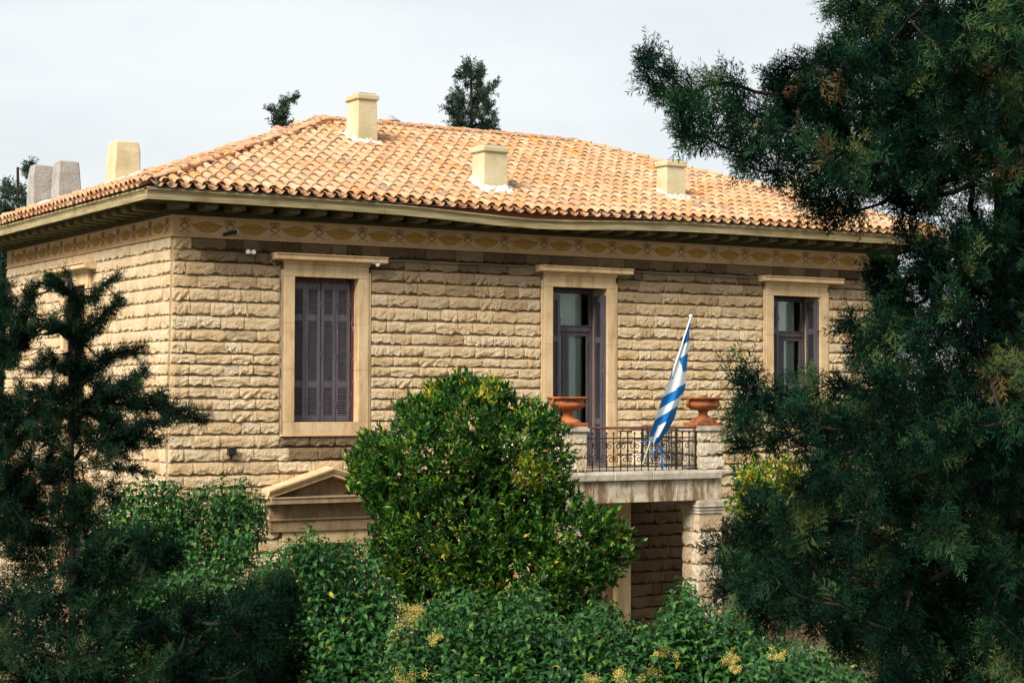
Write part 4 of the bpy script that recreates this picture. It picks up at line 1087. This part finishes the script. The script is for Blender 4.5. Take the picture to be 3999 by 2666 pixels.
P_mid = [(2070, 480), (2140, 440), (2300, 440), (2400, 480), (2400, 640), (2200, 660), (2110, 640), (2085, 580)]
P_tuft = [(2005, 600), (2050, 610), (2070, 650), (2060, 720), (2030, 700), (2010, 640)]
cl, rd = [], []
for poly, sp, th, sd, rp_ in ((P_up, 36, 1.0, 1, 1.0), (P_lo, 38, 1.1, 2, 1.0), (P_mid, 52, .9, 3, .7), (P_tuft, 24, .2, 4, .9)):
    a, b = clumps_in(poly, sp, D1, th, sd, rp_); cl += a; rd += b
# a deeper layer that closes the heart of the crown
for poly, sp, sd in (([(1800, 250), (1900, 180), (2000, 20), (2420, 0), (2420, 440), (2200, 400), (1950, 440), (1830, 400)], 46, 8), ([(1780, 960), (1990, 880), (2120, 700), (2420, 560), (2420, 1600), (2080, 1600), (1950, 1430), (1800, 1360), (1760, 1240), (1900, 1060)], 44, 9)):
    a, b = clumps_in(poly, sp, D1+1.5, .5, sd, 1.0); cl += a; rd += b
for poly, sp, sd in (([(2430, 1500), (2430, 380), (2700, 620), (2760, 1000), (2720, 1500)], 95, 61), ([(2430, -60), (2430, 360), (2620, 330), (2560, -60)], 90, 62), ([(1950, -60), (2560, -60), (2460, -420), (2300, -640), (2150, -400)], 85, 63)):
    a, b = clumps_in(poly, sp, D1+.8, 1.4, sd, .95); cl += a; rd += b
cl = np.array(cl)
g = at(2330, 1568, D1+.9); gb = np.array([g[0], g[1], 0.0]); t0 = np.clip((-gb[1]-17)/9, 0, 1); gb[2] = 3.75*t0*t0*(3-2*t0)-.1
top = at(2300, -640, D1+.9)
cypress('cypress_tree', 'large drooping cypress filling the right side of the view, in front of the house', gb, top, cl, rd, 29, .205, M_cyp, droop=.7, cones=26, trunk_r=.24)

# --- dark cypress at the left with an open leader
D2 = 15.0
cl, rd, cnt = [], [], []
def branch(pts, r0, r1, depth, step=16, dj=.25, feather=False):
    if feather:
        feathery(pts, r0, r1, depth); return
    P = np.array(pts, float); seg = np.linalg.norm(np.diff(P, axis=0), axis=1); tot = seg.sum(); n = max(2, int(tot/step)); s = np.concatenate([[0], np.cumsum(seg)])
    d1 = rng.normal()*dj
    for k in range(n+1):
        t = k/n*tot; x, y = np.interp(t, s, P[:, 0]), np.interp(t, s, P[:, 1]); r = r0+(r1-r0)*k/n
        dd = depth+d1*k/n+rng.normal()*.04
        cl.append(at(x+rng.normal()*r*.5, y+rng.normal()*r*.5, dd)); rd.append(r*.85*dd/4259.); cnt.append(int(10+r*.55))
def feathery(pts, r0, r1, depth):
    """main shoot with many short side shoots, all thinly clothed"""
    P = np.array(pts, float); P = np.stack([np.interp(np.linspace(0, len(P)-1, 4*len(P)), np.arange(len(P)), P[:, k]) for k in (0, 1)], 1); P[1:] += rng.normal(size=P[1:].shape)*5
    seg = np.linalg.norm(np.diff(P, axis=0), axis=1); tot = seg.sum(); s = np.concatenate([[0], np.cumsum(seg)]); d1 = rng.normal()*.3
    def put(x, y, d, r, n): cl.append(at(x, y, d)); rd.append(r*d/4259.); cnt.append(n)
    k = 0.
    while k <= tot:
        x, y = np.interp(k, s, P[:, 0]), np.interp(k, s, P[:, 1]); f = k/tot; r = r0+(r1-r0)*f; d = depth+d1*f
        put(x+rng.normal()*2, y+rng.normal()*2, d+rng.normal()*.03, 4+r*.28, int(3+r*.08))
        i = min(len(P)-2, max(0, np.searchsorted(s, k)-1)); ang = math.atan2(P[i+1, 1]-P[i, 1], P[i+1, 0]-P[i, 0])
        for sd in (-1, 1):
            if rng.random() < .8:
                a = ang+sd*rng.uniform(.5, 1.15); ln = r*rng.uniform(.6, 2.5); dz = rng.normal()*.16*r/20
                for q in np.arange(.45, 1.01, 8/max(ln, 8)): put(x+math.cos(a)*ln*q, y+math.sin(a)*ln*q-3*q, d+dz*q, 3.2+r*.13*(1.2-q), int(3+r*.07))
        k += 9
for pts, r0, r1 in (
    ([(172, 1010), (176, 860), (172, 740), (162, 625)], 17, 6), ([(176, 720), (215, 680), (262, 640)], 13, 6), ([(172, 690), (130, 650), (105, 655)], 12, 6),
    ([(178, 790), (230, 740), (280, 690)], 16, 6), ([(172, 770), (130, 745), (112, 760)], 14, 8), ([(180, 870), (240, 835), (325, 800)], 20, 7), ([(172, 850), (120, 830), (70, 850)], 18, 10),
    ([(182, 950), (250, 900), (330, 855)], 20, 8), ([(180, 985), (270, 925), (340, 925), (410, 950), (470, 968)], 34, 7), ([(240, 985), (320, 985), (390, 965)], 18, 7),
    ([(182, 1010), (250, 1015), (330, 1005), (365, 1010)], 26, 8), ([(175, 1050), (240, 1060), (300, 1075), (330, 1085)], 26, 8),
    ([(170, 940), (110, 920), (40, 940), (-20, 930)], 30, 26), ([(165, 1010), (90, 1000), (0, 1010)], 38, 34), ([(165, 1080), (90, 1090), (10, 1090)], 42, 40),
    ([(-10, 880), (20, 790), (55, 720), (80, 655)], 26, 8), ([(10, 830), (60, 770), (105, 740)], 22, 9), ([(-10, 800), (5, 720), (15, 660)], 20, 10),
    ([(175, 1100), (185, 1180), (190, 1260)], 40, 44), ([(170, 1160), (110, 1180), (40, 1200)], 44, 50), ([(180, 1130), (235, 1120), (268, 1150)], 26, 10),
    ([(180, 1200), (120, 1260), (20, 1290)], 50, 55), ([(190, 1230), (240, 1235), (285, 1240)], 34, 18), ([(170, 1280), (90, 1350), (0, 1400)], 55, 60), ([(20, 1100), (0, 1160), (0, 1240)], 45, 50), ([(60, 1040), (20, 1130), (60, 1250)], 40, 45)):
    branch(pts, r0, r1, D2, feather=min(p[1] for p in pts) < 1045)
cl = np.array(cl); g = at(175, 1500, D2); gb = np.array([g[0], g[1], 0.]); t0 = np.clip((-gb[1]-17)/9, 0, 1); gb[2] = 3.75*t0*t0*(3-2*t0)-.1
cypress('cypress_tree', 'dark young cypress with an open leader at the left, before the bright side wall', gb, at(165, 640, D2), cl, rd, [max(2, int(c*.8)) for c in cnt], .15, M_cypdark, droop=.12, trunk_r=.035, dense=.2, up=.45)

# --- near boughs at the lower left
D3 = 9.5
cl, rd, cnt = [], [], []
P_b1 = [(190, 1265), (290, 1235), (390, 1240), (410, 1262), (360, 1295), (390, 1320), (320, 1345), (200, 1345)]
P_b2 = [(400, 1400), (520, 1380), (600, 1345), (670, 1350), (690, 1375), (640, 1420), (660, 1470), (680, 1520), (640, 1580), (420, 1600), (380, 1500)]
P_b3 = [(-20, 1380), (150, 1360), (260, 1400), (380, 1440), (420, 1600), (-20, 1600)]
for poly, sp, sd in ((P_b1, 36, 21), (P_b2, 38, 22), (P_b3, 42, 23)):
    a, b = clumps_in(poly, sp, D3, .45, sd, .95); cl += a; rd += b
g = at(-60, 1700, D3+.4); gb = np.array([g[0], g[1], 0.]); t0 = np.clip((-gb[1]-17)/9, 0, 1); gb[2] = 3.75*t0*t0*(3-2*t0)-.1
tp = at(-60, 1150, D3+.4)
cypress('cypress_shrub', 'blurred dark cypress shrub spreading across the lower left corner', gb, tp, np.array(cl), rd, 31, .16, M_cypdark, droop=.2, trunk_r=.07, cat='shrub', up=.3)

# --- trees beyond the roof
def far_tree(label, D, trunk_px, branches, slen, m=M_cypfar, tr=.18):
    global cl, rd, cnt
    cl, rd, cnt = [], [], []
    for pts, r0, r1 in branches: branch(pts, r0, r1, D, step=9, dj=.8)
    b = at(trunk_px[0][0], 1480, D); b[2] = -.05
    cypress('cypress_tree', label, b, at(*trunk_px[1], D), np.array(cl), rd, [int(c*.9) for c in cnt], slen*.85, m, trunk_r=tr, variants=SPRC, dense=.2, group='cypresses behind the house')
far_tree('small ragged cypress top left of the tall chimney, beyond the roof', 60, ((648, 300), (652, 235)),
    [([(642, 300), (645, 275), (650, 245), (655, 235)], 15, 8), ([(645, 262), (628, 252), (622, 250)], 11, 7), ([(652, 240), (668, 226), (682, 222)], 9, 5), ([(650, 292), (668, 288)], 9, 6), ([(635, 290), (640, 270)], 9, 8)], .42)
far_tree('taller cypress with two leaders rising beyond the middle of the roof', 62, ((1090, 300), (1085, 150)),
    [([(1095, 300), (1092, 260), (1100, 215), (1098, 180), (1080, 150)], 16, 14), ([(1115, 300), (1118, 260), (1122, 215)], 20, 15), ([(1060, 296), (1050, 260), (1045, 220), (1052, 212)], 17, 13), ([(1068, 185), (1066, 165), (1075, 150)], 13, 10), ([(1078, 290), (1068, 270), (1055, 240)], 15, 15), ([(1125, 290), (1135, 270)], 12, 9), ([(1100, 290), (1075, 295)], 14, 12), ([(1095, 165), (1105, 158)], 9, 6), ([(1030, 255), (1035, 240)], 9, 7), ([(1120, 230), (1105, 200)], 13, 13)], .42)
far_tree('half bare cypress with a dead top at the far left edge, behind the grey chimneys', 55, ((50, 480), (46, 385)),
    [([(20, 480), (30, 440), (25, 415)], 20, 10), ([(48, 480), (52, 440)], 20, 12), ([(60, 395), (66, 375)], 9, 6), ([(5, 470), (10, 440)], 16, 12), ([(0, 500), (15, 485), (40, 490)], 22, 18)], .40)
far_tree('dark cypress behind the far end of the side wall at the left edge', 48, ((5, 900), (5, 500)),
    [([(8, 900), (5, 750), (8, 600), (0, 560)], 24, 22)], .45)
# broken bare top of the left-edge tree
# --- leaf shapes
def curved_leaf(seed, segs=4, wid=.165, arch=2.0, fold=.35):
    """leaf of length 1 along +Y, arching down, folded along the midrib"""
    V, F = [], []; ang = .55; p = np.array([0., 0., 0.]); r = np.random.default_rng(seed)
    arch = arch*r.uniform(.7, 1.25); roll = r.normal()*.15
    for k in range(segs+1):
        t = k/segs; w = wid*(math.sin(math.pi*min(1, t*.93+.05))**.8)*(1 if k < segs else .05); w = max(w, .006)
        n = np.array([0, -math.sin(ang), math.cos(ang)])
        V += [p+np.array([-w, 0, 0])+n*w*fold, p.copy(), p+np.array([w, 0, 0])+n*w*(fold+roll)]
        p = p+np.array([r.normal()*.01, math.cos(ang), math.sin(ang)])/segs; ang -= arch/segs*1.25
    for k in range(segs):
        for j in (0, 1): a = 3*k+j; F += [(a, a+1, a+4), (a, a+4, a+3)]
    return np.array(V), np.array(F)
PL = [curved_leaf(k) for k in range(6)]
OL = [curved_leaf(40+k, 2, .19, .7, .4) for k in range(5)]
PL_ME = [tri_mesh('leaf', V, F, M_privet, np.full(len(V), (.25, .45, .6, .75, .88, .5)[k]), smooth=True) for k, (V, F) in enumerate(PL)]

def privet(label, poly, depth, thick, spacing, seed, leaf=.185, shoot=.55, own=120, flowers=(), lean=.0, loose=1.0):
    """evergreen shrub with upright shoots of opposite arching leaves"""
    r = np.random.default_rng(seed); P = np.array(poly, float); cx = P[:, 0].mean(); ymax = P[:, 1].max()
    g = at(cx, ymax, depth+thick*.3); B = np.array([g[0], g[1], 0.]); t0 = np.clip((-B[1]-17)/9, 0, 1); B[2] = 3.75*t0*t0*(3-2*t0)-.05
    root = empty('privet_shrub', B); tag(root, label, 'shrub', 'privet shrubs in front of the house')
    pts = poisson(poly, spacing, seed=seed); tips, dirs = [], []
    for x, y in pts:
        e = min(1, edge_dist(x, y, poly)/70)
        # nearer to the camera low down, farther at the top of the shrub
        h = (ymax-y)/(ymax-P[:, 1].min()+1e-6)
        d = depth+thick*(h-.5)*1.1+r.uniform(-.35, .35)*thick*.6
        T = at(x, y, d); tips.append(T)
        tips.append(at(x+r.normal()*7, y+r.uniform(2, 24), d+.35+r.random()*.6))
    tips = np.array(tips); core = np.array([B[0], B[1], 0])
    stems = MB(); Lp, Ld, Lu, Ls = [], [], [], []
    for T in tips:
        out = np.array([T[0]-B[0], T[1]-B[1], 0.])*.12+np.array([r.normal()*.18, r.normal()*.18, 1.]); d = unit(out); n = int(shoot/.072)
        ln = shoot*r.uniform(.7, 1.25); base = T-d*ln
        stems.tube([Vector(base-B), Vector(base+d*ln*.5-B), Vector(T-B)], [.006, .0045, .002], 4, cap=False)
        q0 = r.uniform(0, 6.28); a = unit(np.cross(d, [1, .3, .2])); b = np.cross(d, a)
        for k in range(n):
            t = 1-(k+.4)/n
            p = base+d*ln*t; q0 += math.pi/2+r.normal()*.25
            sz = leaf*(.5+.5*min(1, (k+.6)/1.8))*r.uniform(.8, 1.15)
            for s in (0, math.pi):
                o = a*math.cos(q0+s)+b*math.sin(q0+s)
                if r.random() < .07: continue
                Lp.append(p); Ld.append(o+d*.10*(2 if k < 2 else 1)+r.normal(size=3)*.10); Lu.append(d+r.normal(size=3)*.12); Ls.append(sz)
    # branching frame down to the ground
    mids = tips[::max(1, len(tips)//26)]
    for T in mids:
        m1 = B*.55+T*.45; m1[2] = B[2]+(T[2]-B[2])*.55
        q = T-np.array([0, 0, shoot*.8]); stems.tube([Vector((0, 0, 0)), Vector(m1-B)*.98, Vector(q-B)], [.03, .018, .008], 5, cap=False)
    stems.build('stems', M_bark, root, smooth=True)
    Lp, Ld, Lu, Ls = np.array(Lp), unit(np.array(Ld)), np.array(Lu), np.array(Ls)
    x = unit(np.cross(Ld, Lu)); z = np.cross(x, Ld); Rm = np.stack([x, Ld, z], -1); n = len(Lp); ch = r.integers(0, len(PL), n)
    dep = (Lp-CAM)@CF; near = np.argsort(dep/Ls)[:own] ; mask = np.ones(n, bool); mask[near] = False
    for i in near:
        o = link('leaf', PL_ME[ch[i]], root); o.matrix_local = Matrix.Translation(Vector(Lp[i]-B)) @ Matrix(Rm[i].tolist()).to_4x4() @ Matrix.Scale(Ls[i], 4)
    rn = np.clip(r.beta(2, 2.2, n)*.95, 0, .97); rn[r.random(n) < .006] = 1.
    V, F, rr = merge(PL, ch[mask], (Lp-B)[mask], Rm[mask], Ls[mask], rn[mask])
    tag(link('foliage', tri_mesh('foliage', V, F, M_privet, rr, smooth=True), root), kind='stuff')
    # blossom panicles
    bl = [np.array([[0, 0, -1], [.87, 0, .5], [-.87, 0, .5], [0, 1, 0.]]), np.array([[0, 1, 2], [0, 3, 1], [1, 3, 2], [2, 3, 0]])]
    for fx_, fy_, fs_ in flowers:
        dfl = depth-thick*.45; c = at(fx_, fy_, dfl); W = fs_*1.2*dfl/4259.; n = int(200+fs_*9)
        # cone-shaped panicle split in small sprays
        k = 9; sc_ = r.normal(size=(k, 3))*W*.45; sc_[:, 2] *= .75; o = sc_[r.integers(0, k, n)]+r.normal(size=(n, 3))*W*.17
        V, F, rr = merge([bl], np.zeros(n, int), o, frames(r.normal(size=(n, 3))), np.full(n, .0085), r.random(n))
        tag(link('flower_cluster', tri_mesh('flower_cluster', V, F, M_flower, rr), root, c-B), kind='stuff')
        st = MB()
        for q in sc_: st.tube([Vector(c-B)+Vector((0, 0, -W*.8)), Vector(c-B+q*.5), Vector(c-B+q)], .0025, 3, cap=False)
        st.build('flower_stalk', M_flower, root)
    return root
privet('loose privet shrub before the house corner, left of the small pediment', [(250, 1120), (330, 1075), (375, 1095), (440, 1110), (545, 1085), (600, 1110), (605, 1150), (585, 1200), (560, 1260), (510, 1300), (440, 1320), (360, 1300), (240, 1260), (230, 1180)], 27.5, 1.6, 15, 31, shoot=.5)
privet('low privet shrub under the first one, behind the dark boughs', [(200, 1220), (330, 1240), (480, 1300), (560, 1330), (600, 1420), (500, 1500), (330, 1480), (220, 1400)], 22.5, 1.6, 19, 32, shoot=.55, own=60)
privet('dense privet shrub below the small pediment, left of the orange tree', [(600, 1260), (660, 1235), (705, 1195), (760, 1240), (815, 1215), (850, 1230), (880, 1300), (920, 1350), (900, 1450), (900, 1600), (640, 1600), (620, 1500), (560, 1420), (560, 1330)], 24.5, 2.0, 16, 33, shoot=.55, flowers=((910, 1480, 18), (905, 1455, 9)))
privet('broad privet shrub with pale yellow blossom below the orange tree', [(900, 1430), (950, 1390), (1010, 1355), (1060, 1330), (1110, 1355), (1170, 1345), (1230, 1330), (1270, 1370), (1290, 1450), (1280, 1600), (900, 1600)], 23.0, 2.0, 16, 34, shoot=.55, flowers=((950, 1412, 34), (1000, 1470, 16), (935, 1555, 32)))
privet('privet shrub right of the orange tree in front of the dark porch', [(1290, 1420), (1340, 1380), (1400, 1370), (1440, 1400), (1490, 1420), (1530, 1440), (1520, 1600), (1270, 1600)], 23.0, 1.8, 16, 35, shoot=.55, flowers=((1440, 1560, 30), (1360, 1560, 22)))
privet('privet shrub with tall leafy shoot before the porch pillar', [(1510, 1420), (1545, 1350), (1568, 1300), (1590, 1345), (1625, 1370), (1690, 1375), (1740, 1400), (1720, 1600), (1490, 1600)], 23.5, 1.6, 15, 36, shoot=.5, flowers=((1520, 1500, 22), (1490, 1550, 34), (1675, 1510, 20)))
privet('privet shrub at the foot of the large cypress', [(1720, 1440), (1800, 1450), (1880, 1470), (1980, 1520), (2020, 1600), (1700, 1600)], 22.0, 1.6, 18, 37, shoot=.55, own=80, flowers=((1785, 1500, 18), (1690, 1530, 14)))

def citrus(name, label, lobes, depth, base_px, leaf, n_shoots, seed, fruits=0, cat='tree', yellow=.02, bright=()):
    """lobes: (x, y, rx, ry, depth offset, depth radius) ellipsoids of the crown"""
    r = np.random.default_rng(seed); g = at(base_px[0], base_px[1], depth); B = np.array([g[0], g[1], -.05])
    root = empty(name, B); tag(root, label, cat)
    C = np.array([at(l[0], l[1], depth+l[4]) for l in lobes]); px = depth/4259.
    RX = np.array([(l[2]*px, l[5], l[3]*px) for l in lobes]); ax = np.stack([CR, np.array([CF[0], CF[1], 0])/np.hypot(CF[0], CF[1]), np.array([0, 0, 1.])], 0)
    ar = RX[:, 0]*RX[:, 2]; pick = r.choice(len(lobes), n_shoots*3, p=ar/ar.sum()); u = unit(r.normal(size=(len(pick), 3)))
    rad = 1-.55*r.random(len(pick))**1.5; bumps = 1+.16*np.sin(u[:, 0]*7+pick)*np.sin(u[:, 2]*6+2*pick)+.08*np.sin(u[:, 0]*15+u[:, 1]*11)
    loc = u*RX[pick]*(rad*bumps)[:, None]; tips = C[pick]+loc@ax
    # keep what lies outside the other lobes and mostly on the near side
    keep = np.ones(len(tips), bool)
    for k in range(len(lobes)):
        q = ((tips-C[k])@ax.T)/RX[k]; keep &= ~((np.linalg.norm(q, axis=1) < .60) & (pick != k))
    keep &= (u[:, 1] < .45) | (r.random(len(u)) < .2)
    idx = np.where(keep)[0][:n_shoots]; tips, u, pick = tips[idx], u[idx], pick[idx]
    nrm = unit((u/RX[pick])@ax); d = unit(nrm*.8+np.array([0, 0, .45])+r.normal(size=nrm.shape)*.35)
    per = 9; n = len(tips)*per; t = np.tile(np.arange(per)/per, len(tips)); T = np.repeat(tips, per, 0); D = np.repeat(d, per, 0)
    p = T-D*(t*.16)[:, None]; ang = np.tile(np.arange(per)*2.4, len(tips))+np.repeat(r.uniform(0, 6.28, len(tips)), per)
    a = unit(np.cross(D, np.array([.3, .2, 1.])+r.normal(size=D.shape)*.05)); b = np.cross(D, a); o = a*np.cos(ang)[:, None]+b*np.sin(ang)[:, None]
    ld = unit(o*(.55+.6*t)[:, None]+D*(.85-.5*t)[:, None]+r.normal(size=D.shape)*.22); up = D+r.normal(size=D.shape)*.3
    x = unit(np.cross(ld, up)); z = np.cross(x, ld); Rm = np.stack([x, ld, z], -1)
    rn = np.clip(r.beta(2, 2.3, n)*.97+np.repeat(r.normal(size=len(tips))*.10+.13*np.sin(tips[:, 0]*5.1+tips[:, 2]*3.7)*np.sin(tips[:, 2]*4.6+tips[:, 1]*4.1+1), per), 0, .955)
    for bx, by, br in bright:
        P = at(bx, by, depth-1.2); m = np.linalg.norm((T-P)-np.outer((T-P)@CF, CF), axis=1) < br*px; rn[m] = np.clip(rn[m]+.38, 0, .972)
    rn[r.random(n) < yellow] = .99
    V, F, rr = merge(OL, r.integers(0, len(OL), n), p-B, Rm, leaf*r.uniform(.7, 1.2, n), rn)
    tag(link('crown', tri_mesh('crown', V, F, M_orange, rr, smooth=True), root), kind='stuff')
    mb = MB(); top = C.mean(0)-B
    mb.tube([(0, 0, 0), Vector(top)*.4+Vector((.08, 0, 0)), Vector(top)*.8], [.14, .11, .07], 8); mb.build('trunk', M_bark, root, smooth=True)
    mb = MB()
    for k in range(0, len(tips), max(1, len(tips)//60)): mb.tube([Vector(top)*.55, Vector(top*.45+(tips[k]-B)*.5), Vector(tips[k]-B)], [.035, .02, .005], 5, cap=False)
    mb.build('limbs', M_bark, root, smooth=True)
    if fruits:
        fm = MB(); fm.lathe([(.002, -.034), (.022, -.026), (.034, 0), (.024, .024), (.002, .033)], 10); me = fm.mesh('fruit', M_fruit, smooth=True)
        vis = [i for i in range(len(tips)) if u[i][1] < -.1]
        for i in random.sample(vis, min(fruits, len(vis))): link('fruit', me, root, tips[i]-B-nrm[i]*.03)
    return root
citrus('orange_tree', 'dense round orange tree with yellowing leaves standing before the balcony', [(1070, 985, 150, 110, 0, 1.2), (1055, 925, 75, 70, .1, .6), (1000, 1060, 190, 120, .1, 1.5), (1190, 1040, 125, 110, .1, 1.2), (865, 1085, 68, 80, .2, .7), (850, 1045, 38, 45, .3, .4), (1060, 1230, 190, 150, -.1, 1.5), (1290, 1240, 150, 108, .1, 1.2), (1370, 1255, 82, 90, .2, .8), (1190, 1320, 200, 95, -.1, 1.4), (930, 1160, 90, 80, 0, .9), (950, 1290, 100, 90, .1, .8), (1232, 965, 58, 44, 0, .5), (1225, 1105, 85, 62, 0, .8), (1200, 1160, 90, 60, .1, .8), (955, 945, 52, 48, .1, .5), (1125, 905, 48, 42, 0, .4), (1010, 905, 36, 34, .1, .3), (1150, 1390, 230, 70, 0, 1.0)],
       32.2, (1120, 1480), .116, 7600, 51, fruits=36, yellow=.010, bright=((1220, 1085, 46), (1120, 900, 30), (985, 905, 20), (1010, 1265, 16)))
citrus('citrus_shrub', 'green and yellow citrus shrub by the wall behind the large cypress', [(1775, 1105, 95, 62, 0, .8), (1735, 1160, 62, 66, .1, .6), (1840, 1200, 120, 90, .2, .9), (1722, 1225, 40, 56, -.2, .4), (1770, 1270, 90, 70, .1, .7)], 33.5, (1790, 1330), .115, 1100, 52, cat='shrub', yellow=.05, bright=((1790, 1075, 75), (1722, 1215, 50), (1780, 1250, 50)))
citrus('citrus_shrub', 'sunlit yellow green bush glimpsed through the cypress at the right edge', [(2310, 1110, 70, 70, 0, .8), (2250, 1190, 100, 80, .3, .8), (2350, 1260, 140, 110, 0, 1.2), (2260, 1370, 170, 120, 0, 1.3)], 30., (2300, 1480), .11, 700, 53, cat='shrub', yellow=.05, bright=((2310, 1110, 60),))
bpy.context.view_layer.update()
